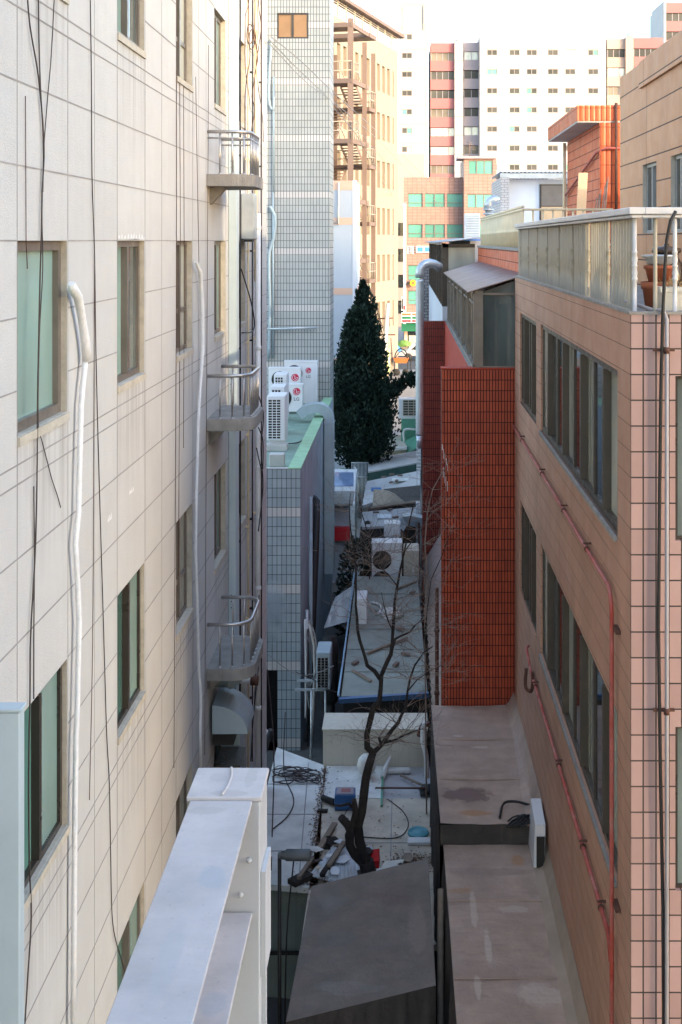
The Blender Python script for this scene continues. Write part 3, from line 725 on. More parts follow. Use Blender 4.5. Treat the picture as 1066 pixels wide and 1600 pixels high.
for i, hq in enumerate(sh):
    big = hq[1]-hq[0] > 4
    window(FR, hq, .10, rbn, m_win_brown, [m_glass_pale, m_glass_dark, m_curtain, m_glass_dark, m_glass_pale, m_glass_dark, m_glass_grey, m_glass_pale], 8 if big else 4, (), .075, .07, stag=.035)
    if big:
        s_ = MB(); s_.fbox(FR, hq[0]+.02, hq[1]-.02, hq[2]-.05, hq[2]-.003, .002, .035); s_.build('window_sill', m_conc, rbn)
for hq in fh: window(FN, hq, .09, rbn, m_dark_alu, [m_glass_grey, m_glass_green], 2, (), .03, .04)
# penthouse on its roof
FP = FXN(4.0)
ph = [(17.25,18.15,.12,1.26),(19.2,20.3,.12,1.26)]
mb = MB(); mb.wall(FP, 12.9, 22.42, -.755, 2.99, ph, .12, 0, 1)
body(mb, 4.0, 11.5, 12.9, 22.42, -.755, 2.99, 'l', 0)
mb.fbox(FP, 12.9, 20.4, 2.55, 2.99, .002, .05, 0)
pho = mb.build('penthouse', [m_tan_rib, m_reveal], rbn)
for hq in ph: window(FP, hq, .11, pho, m_grey_alu, [m_glass_grey, m_glass_dark], 2, (), .05, .05)
# red pipes, white pipe and cable fixed to the wall
d = MB(); d.tube([(2.10,23.2,-3.53),(2.10,12.42,-3.53),(2.09,12.28,-3.56),(2.09,12.2,-3.66),(2.09,12.18,-3.8),(2.09,12.18,-12.9)], .023, 9)
for z_ in (21.5,18.4,15.9,13.9): d.tube([(2.10,z_-.02,-3.53),(2.10,z_+.02,-3.53)], .034, 8, 1); d.box(2.06,2.15,z_-.012,z_+.012,-3.47,-3.45,1)
for h_ in (-3.85,-6.6,-9.1): d.box(2.10,2.15,12.0,12.2,h_-.04,h_+.0,1)
d.build('red_pipe', [m_redpipe, m_rust], rbn)
d = MB(); d.tube([(2.10,20.4,-6.80),(2.06,20.3,-6.80),(2.06,20.15,-6.85),(2.09,19.8,-7.05),(2.10,19.6,-7.08),(2.10,12.45,-7.08),(2.09,12.3,-7.12),(2.09,12.22,-7.25)], .025, 9)
for z_ in (19.3,16.4,14.2,12.9): d.tube([(2.10,z_-.02,-7.08),(2.10,z_+.02,-7.08)], .036, 8, 1); d.box(2.06,2.15,z_-.012,z_+.012,-7.02,-7.0,1)
d.tube([(2.0,19.75,-6.95),(1.99,19.75,-7.25),(2.07,19.7,-7.3),(2.09,19.6,-7.12),(2.09,19.6,-6.95)], .028, 8, 1)
d.build('red_pipe', [m_redpipe, m_rust], rbn)
d = MB(); x_ = PX(1042,11.42); d.tube([(2.2,12.0,-.60),(x_-.1,11.62,-.66),(x_-.02,11.48,-.66),(x_,11.42,-.74),(x_,11.42,-12.9)], .019, 9)
for h_ in (-1.03,-4.42,-7.9): d.box(x_-.12,x_+.08,11.44,11.47,h_-.012,h_+.012,1); d.tube([(x_,11.42,h_-.03),(x_,11.42,h_+.03)], .027, 8, 1)
d.build('conduit_pipe', [m_conduit, m_rust], rbn)
d = MB(); d.tube([P(1056,330,11.43),P(1048,345,11.42),P(1042,375,11.42),P(1039,420,11.42),P(1036,490,11.42),P(1033,600,11.43),P(1031,760,11.44),P(1029,980,11.44),P(1032,1200,11.44),P(1036,1420,11.44),P(1038,1700,11.44)], .0165, 8)
d.build('hanging_cable', m_black, rbn)
# roof railing: a thing of its own
rl = thing('roof_railing', 'pale baluster railing around the near roof edge of the pink tiled building', 'railing', (XR+.06, 17, -.69))
mb = MB()
for (a, b) in ((.215,.245),(.25,.315)):
    e = .05 if a < .25 else .075
    mb.cbox(XR+.06-e, XR+.06+e, 11.56-e, ZB, a, b, .006); mb.cbox(XR+.06+e+.001, 9, 11.56-e, 11.56+e, a, b, .006)
mb.build('top_rail', m_rail_white, rl)
mb = MB(); mb.box(XR+.03,XR+.09,11.7,ZB,-.685,-.665); mb.build('bottom_rail', m_rail_shaded, rl)
def baluster_mesh(x, y, mat, knob):
    b = MB(); pr = [(.0205,0),(.0205,.34)]
    if knob: pr = [(.0205,0),(.0205,.30),(.027,.31),(.027,.33),(.0205,.34),(.028,.38),(.0205,.43),(.027,.44),(.027,.45),(.0205,.46),(.029,.51),(.0205,.56),(.026,.565),(.026,.58),(.0205,.59)]
    pr += [(.0205,.90)]
    b.lathe((x, y, -.686), [(.035,0),(.03,.012)] + pr, 8); return b
b0 = baluster_mesh(XR+.06, 11.6, 0, False).build('baluster', m_rail_shaded, rl)
k0 = baluster_mesh(XR+.06, 11.6, 0, True).build('baluster', m_rail_white, rl)
nside = 76
k1 = baluster_mesh(XR+.06, 11.6, 0, True).build('baluster', m_rail_shaded, rl); k1.location = Vector(k1.location)+Vector((0,.14,0))
for i in range(1, nside): dup(k1 if i % 9 == 0 else b0, (0, (ZB-11.7)/nside*i, 0), rl)
for i in range(1, 14): dup(k0 if i % 2 == 0 else b0, (.187*i, -.04, 0), rl)
b0.location = Vector(b0.location) + Vector((0,.07,0))

# things on that roof
def pot(name, label, c, r, h, mat, group=None):
    b = MB(); b.lathe(c, [(r*.7,0),(r*.92,h*.78),(r*1.0,h*.78),(r*1.04,h),(r*.9,h),(r*.86,h*.85),(0,h*.85)], 22)
    o = b.build(name, mat, label=label, cat='flower pot', group=group); return o
pot('flower_pot', 'brown terracotta pot standing on the roof floor behind the railing corner', (2.58,12.3,-.755), .17, .34, m_terra)
pot('flower_pot', 'orange terracotta pot stacked on top of another pot', (2.60,12.34,-.42), .155, .17, m_terra)
b = MB(); b.lathe((2.60,12.34,-.248), [(.10,0),(.13,.02),(.13,.06),(.18,.085),(.185,.10),(.13,.105),(.12,.03),(0,.03)], 20)
b.build('basin', m_galv, label='shallow grey metal basin resting on the stacked terracotta pots', cat='basin')
def jar(x, y, label, s=1):
    t = thing('storage_jar', label, 'jar', (x, y, -.74), 'earthenware jars on the roof')
    b = MB(); b.lathe((x,y,-.735), [(.10*s,0),(.165*s,.16*s),(.19*s,.34*s),(.17*s,.48*s),(.125*s,.56*s),(.13*s,.60*s)], 24); b.build('jar_body', m_onggi, t)
    b = MB(); b.lathe((x,y,-.735+.601*s), [(.15*s,0),(.16*s,.02*s),(.15*s,.055*s),(.03*s,.075*s),(.03*s,.10*s),(0,.10*s)], 24); b.build('lid', m_onggi, t)
jar(2.86,13.2,'dark brown glazed jar with lid, left one of the pair behind the white planter',1.0); jar(3.24,13.25,'dark brown glazed jar with lid at the right frame edge behind the railing',1.0)
for (x0, x1, lab) in ((2.52,2.79,'white foam planter box with dry stalks beside the terracotta pots'),(2.83,3.15,'white foam planter box at the right frame edge')):
    t = thing('planter_box', lab, 'planter', ((x0+x1)/2, 12.0, -.755))
    b = MB(); y0, y1 = 11.85, 12.15; b.hexa([(x0+.03,y0+.03,-.75),(x1-.03,y0+.03,-.75),(x1-.03,y1-.03,-.75),(x0+.03,y1-.03,-.75),(x0,y0,-.50),(x1,y0,-.50),(x1,y1,-.50),(x0,y1,-.50)])
    b.box(x0-.015,x1+.015,y0-.015,y1+.015,-.499,-.455); b.build('box', m_planter, t)
    b = MB()
    for k in range(30):
        x, y = random.uniform(x0,x1), random.uniform(y0,y1); b.tube([(x,y,-.455),(x+random.uniform(-.04,.04),y,-.42),(x+random.uniform(-.09,.09),y+random.uniform(-.05,.05),-.38+random.uniform(-.04,.03))], [.004,.003,.001], 4)
    b.build('dry_stalks', m_dry_grass, t)

# =================================================================== red tiled building behind it
rd = thing('red_tile_building', 'red ribbed tile building beyond the pink one with glazed sunrooms on its ledge', 'building', (4, 31, G))
mb = MB()
mb.box(.745, 2.40, 23.6, 23.95, G, -2.50, 0)                 # projecting front block
mb.box(.737, 2.40, 23.592, 23.958, -2.499, -2.475, 6)
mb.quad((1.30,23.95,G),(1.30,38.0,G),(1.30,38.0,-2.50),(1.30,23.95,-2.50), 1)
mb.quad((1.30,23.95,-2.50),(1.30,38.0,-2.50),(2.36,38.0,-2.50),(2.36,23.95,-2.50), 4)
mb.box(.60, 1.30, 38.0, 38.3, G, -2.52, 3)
random.seed(77)
for k in range(9):                       # lime bloom on the front tiles
    u_ = .755+.022*(k%5)+.004*k; v_ = -3.95-.09*k; mb.fbox(FY(23.6), u_, u_+random.uniform(.006,.014), v_-random.uniform(.06,.22), v_, .001, .003, 7)
body(mb, 2.36, 12, 24.0, 38.3, G, -.18, '', 5, 4)
mb.box(2.33, 2.36, 24.0, 38.3, -.21, -.15, 4)
mb.build('wall', [m_red_rib, m_red_render, m_conc, m_red_dark, m_conc, m_orange_flat, m_red_render, m_white_chip], rd)
def sunroom(x0, x1, y0, y1, base, eave, ridge, over, n, fm, label_roof):
    s_ = MB(); F = FXN(x0); G_ = MB()
    post = .05
    for i in range(n+1):
        u = y0 + (y1-y0)*i/n; wd = .14 if i == 0 else (.10 if i % 2 == 0 else .05)
        s_.fbox(F, u, u+wd, base+.05, eave-.02, -.08, .03 if i % 2 == 0 else 0)
    s_.fbox(F, y0, y1+.1, base, base+.08, -.1, .05); s_.fbox(F, y0, y1+.1, eave-.06, eave, -.1, .04)
    s_.fbox(F, y0, y1, eave-.30, eave-.26, -.07, -.005)
    Ff = FY(y0); s_.fbox(Ff, x0+.08, x1, base, base+.05, -.05, .01); s_.fbox(Ff, x0+.08, x1, eave-.09, eave-.05, -.05, .01)
    s_.fbox(Ff, x0, x0+.16, base, eave, -.08, .012)
    sr = s_.build('sunroom', fm, rd)
    for i in range(n):
        u = y0 + (y1-y0)*i/n; g = MB(); g.fbox(F, u+.10, u+(y1-y0)/n, base+.08, eave-.06, -.045+.02*(i%2), -.035+.02*(i%2)); g.build('pane', m_glass_grey if i % 2 else m_glass_dark, sr)
    g = MB(); g.fbox(Ff, x0+.161, x1, base+.05, eave-.09, -.03, -.02); 
    a = [(x0+.1, y0+.02, eave-.05),(x1, y0+.02, eave-.05),(x1, y0+.02, ridge-.06)]
    g.prism(a, (0,.012,0)); g.build('pane', m_glass_grey, sr, label='large grey frosted end pane')
    r_ = MB(); r_.corrugated((x0-.14, y0-over, eave-.03), (0, y1-y0+over+.2, 0), (x1+.0-(x0-.14), 0, ridge-(eave-.03)), 8*int((y1-y0)*4), .22, .02, (-.3,0,1), .012)
    r_.build('sunroom_roof', m_rustroof, sr)
    return sr
sunroom(1.40, 2.36, 23.72, 37.6, -2.50, -.97, -.66, .12, 12, m_brown_alu, '')
# railing on the upper terrace: its own thing
tr = thing('terrace_railing', 'cream painted railing along the roof terrace of the red tiled building', 'railing', (2.4, 31, -.15))
mb = MB()
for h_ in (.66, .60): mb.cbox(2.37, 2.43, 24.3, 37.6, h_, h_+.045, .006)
mb.cbox(2.43, 4.2, 24.3, 24.36, .60, .645, .006); mb.cbox(2.43, 4.2, 24.3, 24.36, -.10, -.06, .006); mb.build('top_rail', m_cream_sunlit, tr)
pm = MB(); pm.box(2.405, 2.42, 24.4, 37.5, -.10, .10); pm.build('bottom_rail', m_cream_sunlit, tr)
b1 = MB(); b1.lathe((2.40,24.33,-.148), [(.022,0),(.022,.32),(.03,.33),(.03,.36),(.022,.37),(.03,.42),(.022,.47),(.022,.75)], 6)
b1 = b1.build('baluster', m_cream_sunlit, tr)
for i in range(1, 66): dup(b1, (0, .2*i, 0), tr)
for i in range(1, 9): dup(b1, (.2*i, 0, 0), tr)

# orange stair head on the red building's roof
ot = thing('rooftop_stairhouse', 'orange ribbed tile stairhouse with a slab canopy on the roof', 'stairhouse', (5.5, 29.5, -.17))
mb = MB(); body(mb, 4.37, 7.2, 27.0, 32.3, -.175, 2.62, 't', 0); 
mb.quad((4.365,27.0,-.17),(4.365,32.3,-.17),(4.365,32.3,2.62),(4.365,27.0,2.62), 1)
mb.build('wall', [m_orange_rib, m_orange_flat], ot)
mb = MB(); mb.box(3.86, 4.75, 26.96, 32.4, 2.66, 3.0, 0); mb.box(3.87, 7.2, 26.99, 32.38, 2.625, 2.659, 1); mb.box(4.75, 7.2, 26.98, 32.38, 2.66, 2.99, 0)
mb.build('canopy', [m_orange_rib, m_conc_light], ot)
mb = MB(); mb.tube([(4.72,26.93,-.17),(4.72,26.93,3.05)], .035, 8, 0); mb.tube([(4.30,32.2,1.2),(4.30,27.1,1.95),(4.5,26.93,2.05),(4.85,26.93,2.05)], .03, 8, 1)
mb.tube([(4.30,32.4,-.1),(4.30,32.4,2.6)], .05, 6, 2)
mb.build('roof_pipe', [m_rust, m_redpipe, m_cream_sunlit], ot)
mb = MB(); mb.hexa([(3.70,26.2,-.17),(3.90,26.2,-.17),(3.90,26.25,-.17),(3.70,26.25,-.17),(3.88,26.85,1.5),(4.08,26.85,1.5),(4.08,26.9,1.5),(3.88,26.9,1.5)])
mb.build('plywood_board', m_wood_new, label='pale plywood board leaning on the orange stairhouse', cat='board')
for k in range(6):
    x = 4.05+.05*k; mb = MB(); mb.tube([(x,26.3,-.17),(x+.22+.05*random.random(),26.85,.95+.09*k)], .013, 5)
    mb.build('timber_stick', m_wood, label='thin timber sticks leaning in a bunch beside the plywood board', cat='stick', group='sticks leaning on the stairhouse')

# white rendered building with second sunroom, behind the red one
wb = thing('white_rendered_building', 'low white rendered building with a glazed roof room behind the red building', 'building', (5, 49, G))
mb = MB(); body(mb, 1.25, 12, 38.6, 58.5, G, -2.1, '', 0, 1)
mb.box(2.2, 12, 40.0, 58, -2.09, .0, 0); mb.build('wall', [m_white_render, m_conc], wb)
s_ = MB(); F = FXN(1.26)
for i in range(13):
    u = 38.9 + 19*i/12; s_.fbox(F, u, u+(.14 if i % 2 == 0 else .07), -2.09, -.12, -.08, .02)
s_.fbox(F, 38.9, 58, -.14, -.08, -.1, .03); s_.box(1.27, 1.45, 38.88, 39.0, -2.09, -.1); s_.box(1.27, 2.3, 38.88, 38.95, -.22, -.1)
g2 = s_.build('sunroom', m_dark_alu, wb)
g = MB(); g.fbox(F, 38.95, 58, -2.05, -.14, -.06, -.05); g.build('pane', m_glass_dark, g2)
g = MB(); g.box(1.45, 2.3, 38.9, 38.92, -2.05, -.22); g.build('pane', m_glass_pale, g2)
r_ = MB(); r_.corrugated((1.0, 38.3, -.06), (0, 20, 0), (1.5, 0, .16), 320, .26, .012, (0,0,1)); r_.build('sunroom_roof', m_greyroof, g2)
mb = MB(); body(mb, .93, 6, 59.5, 68, gz(60)-.5, -1.3, '', 0, 1)
mb.build('brick_building', [m_greybrick, m_conc], label='narrow grey brick building seen behind the fat silver duct', cat='building')
# white hut
wh = thing('roof_hut', 'white hut with a corrugated eave and a brown window on the roof behind', 'hut', (5.3, 50, .0))
mb = MB(); body(mb, 4.2, 7.4, 48.6, 53, 0, 2.45, '', 0); mb.box(3.85, 4.19, 48.0, 53, 0, 2.5, 1); mb.build('wall', [m_white_render, m_whitetile], wh)
mb = MB(); mb.corrugated((3.82,48.0,2.72), (3.8,0,0), (0,5.2,.0), 180, .16, .025, (0,-.1,1), .02); mb.box(3.84,7.6,48.05,48.15,2.46,2.66); mb.build('roof', m_galv, wh)
mb = MB(); mb.box(5.45,6.65,48.52,48.59,.5,2.25,0); mb.box(5.52,6.58,48.50,48.515,.5,1.35,1); mb.box(5.52,6.58,48.50,48.515,1.39,2.2,2); mb.build('window', [m_dark_alu, m_wood_new, m_brown_alu], wh)
vt = MB(); vt.tube([(2.95,42,0),(2.95,42,1.1)], .12, 12); vt.tube([(2.95,42,1.1),(2.95,42,1.25),(3.02,42,1.38),(3.15,42,1.42),(3.28,42,1.34)], .16, 12)
for h_ in (.7,.9,1.05): vt.lathe((2.95,42,h_), [(.2,0),(.2,.05)], 12)
vt.build('roof_ventilator', m_galv, label='shiny ribbed metal vent elbow on the roof behind the cream railing', cat='vent')
ac = thing('louvred_unit', 'grey louvred box with a blue base strip on the roof behind the sunroom', 'air conditioner', (2.5, 44, 0))
mb = MB(); mb.cbox(2.24,2.78,44,44.6,.05,.98,.015); mb.build('case', m_acwhite, ac)
mb = MB()
for k in range(9): mb.box(2.27,2.75,43.98,43.998,.14+.09*k,.19+.09*k)
mb.build('louvre', m_galv, ac)
mb = MB(); mb.box(2.22,2.80,43.97,44.6,.0,.048); mb.build('base', m_sign_blue, ac)

# fat spiral duct standing in the gap
sd = MB(); x0 = PX(656, 37.5)
pts = [(x0,37.5,-6.0)] + [(x0,37.5,-6.0+.06*i) for i in range(1,81)]
sd.tube(pts, [.125+.008*(i%2) for i in range(len(pts))], 16)
el = [(x0,37.5,-1.15),(x0,37.5,-1.0)] + [(x0+.28-.28*math.cos(a), 37.5+.12*(1-math.cos(a)), -1.0+.30*math.sin(a)) for a in [math.pi*.5*i/8 for i in range(1,9)]] + [(x0+.45,37.7,-.72),(x0+.62,37.9,-.82)]
sd.tube(el, [.135+.008*(i%2) for i in range(len(el))], 16)
sd.tube([(x0,37.5,-6.4),(x0,37.5,-6.0)], [.07,.125], 12)
dct = sd.build('spiral_duct', m_galv, label='fat ribbed silver duct rising beside the dark red tile wall with an elbow on top', cat='duct')

# =================================================================== tall grey tiled building and low tiled block on the left
tb = thing('tall_tile_building', 'tall block faced in grey white tiles behind the left building', 'building', (-7, 46, G))
mb = MB(); FT = FY(45.0); hw = [(-4.67,-3.50,7.48,8.43)]
mb.wall(FT, -12, -2.70, G, 13, hw, .12); body(mb, -12, -2.70, 45.0, 47.2, G, 13, 'f'); mb.build('wall', m_grey_tile, tb)
window(FT, hw[0], .08, tb, m_dark_alu, [m_card], 2, (), .06, .05)
mb = MB()
for (u, a, b) in ((-4.55,7.55,8.3),(-4.2,7.55,7.95)): mb.box(u, u+.02, 44.9, 44.903, a, b)
d = MB(); z = 44.85; d.tube([P(425,60,z),P(421,120,z),P(421,160,z),P(427,172,z),P(428,150,z)], .05, 8); d.tube([P(428,120,z),P(428,300,z)], .035, 8); d.tube([P(422,322,z),P(430,340,z),P(428,370,z),P(421,400,z),P(422,480,z),P(420,560,z)], .06, 8); d.tube([P(427,300,z),P(427,560,z)], .035, 8)
d.build('wall_pipe', m_duct, tb)
d = MB(); d.tube([P(418,514,44.8),P(495,512,44.8)], .04, 8); d.build('bracket_rail', m_galv, tb)
lk = thing('low_tile_block', 'low blue grey tiled block with a green painted flat roof beside the alley', 'building', (-5, 38, G))
mb = MB(); dh = [(-3.62,-3.2,G,-10.95)]
mb.wall(FY(31.0), -12, -2.61, G, -5.82, dh, .5, 0, 3)
mb.quad((-12,31.5,G),(-3,31.5,G),(-3,31.5,-10.5),(-12,31.5,-10.5), 3)
mb.quad((-2.61,31.0,G),(-2.61,44.95,G),(-2.61,44.95,-5.82),(-2.61,31.0,-5.82), 1)
mb.quad((-12,31.0,-5.97),(-2.7,31.0,-5.97),(-2.7,44.95,-5.97),(-12,44.95,-5.97), 2)
mb.build('wall', [m_blue_tile, m_side_render, m_green_paint, m_black], lk)
mb = MB(); mb.box(-2.93,-2.60,30.99,44.9,-5.819,-5.79,0); mb.box(-2.93,-2.63,31.02,44.9,-5.97,-5.82,0); mb.box(-12,-2.94,30.99,31.12,-5.819,-5.80,1); mb.build('parapet', [m_green_edge, m_conc_light], lk)
for (a, b, h0, h1) in ((41.2,41.9,-8.0,-6.6),(41.3,42.0,-9.9,-9.0)):
    mb = MB(); mb.box(-2.625,-2.595,a,b,h0,h1); mb.build('window', m_glass_dark, lk)
dk = MB(); xa = -2.42; dz = 40.0
pts = [(xa,dz,-10.9),(xa,dz,-9),(xa,dz,-7),(xa,dz,-5.95)] + [(xa-.42+.42*math.cos(a), dz, -5.9+.42*math.sin(a)) for a in [math.pi*i/14 for i in range(1,9)]] + [(xa-.75,dz,-5.53),(xa-.98,dz,-5.72)]
dk.rtube(pts, .52, .30, (0,1,0))
for h_ in (-9.3,-7.75,-6.0): dk.box(xa-.165,xa+.165,dz-.275,dz+.275,h_,h_+.05)
dk.build('sheet_duct', m_duct, label='painted sheet metal duct bent over the edge of the green roof', cat='duct')
d = MB(); d.tube([(-2.60,35.4,-7.5),(-2.5,35.2,-7.55),(-2.46,34.6,-7.9),(-2.46,34.2,-8.6),(-2.46,33.6,-9.6),(-2.47,32.9,-10.6),(-2.5,32.2,-12.9)], .10, 10); d.build('black_hose', m_black, lk)
for (z_, x_, h0, h1, m) in ((31.6,-2.50,-13,-9.6,m_galv),(32.4,-2.46,-13,-7.8,m_side_render),(33.2,-2.52,-13,-7.0,m_duct),(31.3,-2.45,-13,-10.0,m_wire)):
    d = MB(); d.tube([(x_,z_,h0),(x_,z_,h1)], .05 if m is not m_wire else .02, 8); d.build('wall_pipe', m, lk)
for k in range(5):
    d = MB(); z0 = 31.2+.3*k; d.tube([(-2.5,z0,-10.0-.1*k),(-2.32,z0-.1,-10.6),(-2.25,z0-.2,-11.3-.15*k),(-2.36,z0-.3,-11.9),(-2.48,z0-.3,-11.2)], .018, 6); d.build('loose_cable', m_wire_grey, lk)

# outdoor air conditioners
def grid_face(mb, F, u0, u1, v0, v1, nu, nv, d, bar=.012, mat=0):
    for i in range(nu+1):
        u = u0+(u1-u0)*i/nu; mb.fbox(F, u-bar, u+bar, v0, v1, 0, d, mat)
    for j in range(nv+1):
        v = v0+(v1-v0)*j/nv; mb.fbox(F, u0, u1, v-bar, v+bar, .001, d-.001, mat)
def emblem(par, F, u, v, r, size):
    mb = MB(); n = 24
    mb.add([F.p(u+r*math.cos(2*math.pi*k/n), v+r*math.sin(2*math.pi*k/n), .006) for k in range(n)], [tuple(range(n))], 0)
    def stroke(pts, w):
        for a, b in zip(pts[:-1], pts[1:]):
            dx, dy = b[0]-a[0], b[1]-a[1]; L = math.hypot(dx,dy) or 1; px_, py_ = -dy/L*w/2, dx/L*w/2
            mb.add([F.p(a[0]+px_,a[1]+py_,.009),F.p(b[0]+px_,b[1]+py_,.009),F.p(b[0]-px_,b[1]-py_,.009),F.p(a[0]-px_,a[1]-py_,.009)], [(0,1,2,3)], 1)
    stroke([(u-.05*r,v+.5*r),(u-.05*r,v-.32*r),(u+.3*r,v-.32*r)], .14*r)
    stroke([(u+.72*r*math.cos(a), v+.72*r*math.sin(a)) for a in [math.pi*(.5+1.5*i/18) for i in range(19)]] + [(u+.25*r,v+.02*r)], .12*r)
    mb.build('emblem', [m_logo, m_acwhite], par)
    vs, fs = textmesh('LG', size); t = MB(); t.add([F.p(u+a, v-r-size*.85+b, .006+c) for a, b, c in vs], fs); t.build('lettering', m_letter, par)
def ac_front(label, x0, x1, y, z0, h, fans, logo=None, group='air conditioners on the green roof', depth=.36, mat=None):
    t = thing('air_conditioner', label, 'air conditioner', ((x0+x1)/2, y+.18, z0), group)
    F = FY(y); c = MB(); c.cbox(x0, x1, y, y+depth, z0+.06, z0+h, .02)
    c.box(x0+.08,x0+.2,y+.03,y+depth-.03,z0,z0+.059); c.box(x1-.2,x1-.08,y+.03,y+depth-.03,z0,z0+.059)
    c.box(x0-.01,x1+.01,y-.012,y+depth+.01,z0+h-.035,z0+h+.006); cs = c.build('case', mat or m_acwhite, t)
    for (u, v, r) in fans:
        f = MB(); f.lathe((u,y-.004,v), [(r,0),(r,.012),(r*.97,.016),(0,.002)], 28, 0, False, 'y')
        for k in range(5): rr = r*(.22+.18*k); f.lathe((u,y-.022,v), [(rr-.008,0),(rr-.008,.01),(rr+.008,.01),(rr+.008,0)], 24, 1, False, 'y')
        for k in range(3):
            a = 2*math.pi*k/3; s_ = [(u+.06*math.cos(a+.5*q)*1, y-.018, v+.06*math.sin(a+.5*q)) for q in (0,1)] + [(u+r*.9*math.cos(a+.6), y-.018, v+r*.9*math.sin(a+.6)), (u+r*.9*math.cos(a), y-.018, v+r*.9*math.sin(a))]
            f.add(s_, [(0,1,2,3)], 2)
        f.build('fan_grille', [m_fan, m_fan, m_dark_alu], t)
    if logo: emblem(t, F, *logo)
    return t
ac_front('white outdoor unit with a round red badge, in front of the other badged units', -4.40, -3.46, 41.9, -5.96, 1.0, [(-4.17,-5.42,.33)], (-3.67,-5.2,.13,.16))
ac_front('white outdoor unit with a red badge half hidden behind the front badged unit', -4.76, -3.62, 43.0, -5.96, 1.46, [(-4.36,-4.90,.29)], (-3.82,-4.84,.135,.16))
t = ac_front('tallest white outdoor unit with badge at the back against the grey tiles', -4.30, -3.10, 44.0, -5.96, 1.60, [(-3.94,-4.80,.30),(-3.94,-5.5,.30)], (-3.43,-4.70,.105,.14))
mb = MB(); mb.box(-3.24,-3.10,43.985,44.0,-5.8,-4.5); mb.build('service_panel', m_grille, t)
def ac_end(label, x0, x1, y0, y1, z0, h):
    t = thing('air_conditioner', label, 'air conditioner', ((x0+x1)/2, (y0+y1)/2, z0), 'air conditioners on the green roof')
    F = FY(y0); c = MB(); c.cbox(x0, x1, y0, y1, z0+.10, z0+h, .02); c.box(x0+.05,x1-.02,y0+.1,y0+.3,z0,z0+.098); c.box(x0+.05,x1-.02,y1-.3,y1-.1,z0,z0+.098); c.build('case', m_acwhite, t)
    b = MB(); b.fbox(F, x0+.04, x1-.12, z0+.16, z0+h-.1, .002, .005); b.build('coil', m_black, t)
    g = MB(); grid_face(g, F, x0+.04, x1-.12, z0+.16, z0+h-.1, 3, 15, .014, .011); g.build('grille', m_grille, t)
ac_end('white outdoor unit with wire grille end on a concrete plinth, nearest of its row', -3.88, -3.36, 34.6, 35.5, -5.80, 1.38)
ac_end('white outdoor unit second in the row behind the nearest grille unit', -4.06, -3.62, 37.2, 38.0, -5.96, 1.50)
ac_end('white outdoor unit third in the row, just left of the badged unit', -4.24, -3.82, 39.9, 40.7, -5.96, 1.58)
mb = MB(); mb.box(-4.0,-3.3,34.5,35.0,-5.965,-5.802); mb.build('concrete_plinth', m_conc_light, label='low concrete plinth under the nearest grille unit', cat='plinth')
mb = MB(); mb.cbox(-3.53,-3.13,32.0,32.3,-5.965,-5.62,.02); mb.build('roof_box', m_conc_light, label='small pale box at the front edge of the green roof', cat='box')
for (x, y, r) in ((-3.0,43.0,.14),(-2.98,42.6,.12),(-3.25,43.3,.13)):
    mb = MB(); mb.lathe((x,y,-5.965), [(r*.8,0),(r,r*.6),(r*.75,r*1.3),(0,r*1.5)], 10); mb.build('stuffed_sack', m_wood, label='small brown sack in the cluster at the back of the green roof', cat='sack', group='sacks on the green roof')
d = MB(); d.tube([(-3.36,35.3,-5.9),(-3.1,35.8,-5.94),(-2.95,36.5,-5.94),(-2.94,37.0,-5.9)], .018, 6); d.build('roof_cable', m_wire, label='thin dark cable lying across the green roof', cat='cable')
# alley-level unit hung on the side wall, and tank
t = thing('air_conditioner', 'dull outdoor unit with a dark grille hung low in the gap beside hoses', 'air conditioner', (-2.05, 29.3, -10.9))
mb = MB(); mb.cbox(-2.08,-1.74,29.1,29.9,-10.75,-9.85,.02); mb.build('case', m_duct, t)
mb = MB(); mb.fbox(FY(29.1),-2.05,-1.79,-10.7,-9.98,.002,.005); mb.build('coil', m_black, t)
mb = MB(); grid_face(mb, FY(29.1), -2.05,-1.79,-10.7,-9.98,3,11,.006,.008); mb.build('grille', m_galv, t)
mb = MB(); mb.box(-2.6,-1.85,29.15,29.2,-10.8,-10.752); mb.box(-2.6,-1.85,29.75,29.8,-10.8,-10.752); mb.tube([(-2.2,29.15,-10.8),(-2.2,29.15,G)],.025,6); mb.tube([(-1.9,29.78,-10.8),(-1.9,29.78,G)],.025,6); mb.build('bracket', m_galv, t)
mb = MB(); mb.lathe((-1.86,30.6,-11.6), [(.2,0),(.22,.1),(.22,1.4),(.16,1.62),(0,1.68)], 16); mb.tube([(-1.86,30.6,-11.6),(-1.86,30.6,G)],.15,8)
mb.build('water_tank', m_black, label='black rounded tank wedged between the hung unit and the blue pipe', cat='tank')

# =================================================================== middle distance, left
bw = thing('pale_blue_building', 'pale blue rendered block with peach bands between the grey tiles and the evergreen', 'building', (-6, 64, G))
mb = MB(); x1 = PX(557, 62); body(mb, -12, x1, 62, 66.5, G, 3.05, '')
for (ya, yb) in ((283.5,297),(340,351),(450,460.5),(560,571)):
    mb.box(-12, x1+.012, 61.985, 66.51, PH(yb,62), PH(ya,62)-.002 if ya > 290 else 3.06, 1)
mb.box(PX(551,62), x1+.02, 61.98, 62.3, G, 3.08, 2)
mb.build('wall', [m_bluewhite, m_peach, m_white_render], bw)
d = MB(); d.tube([P(529.5,285,61.9),P(529.5,320,61.9),P(528.5,325,61.9),P(528.5,350,61.9),P(522,346,61.9)], .05, 6); d.build('wall_pipe', m_rail_white, bw)

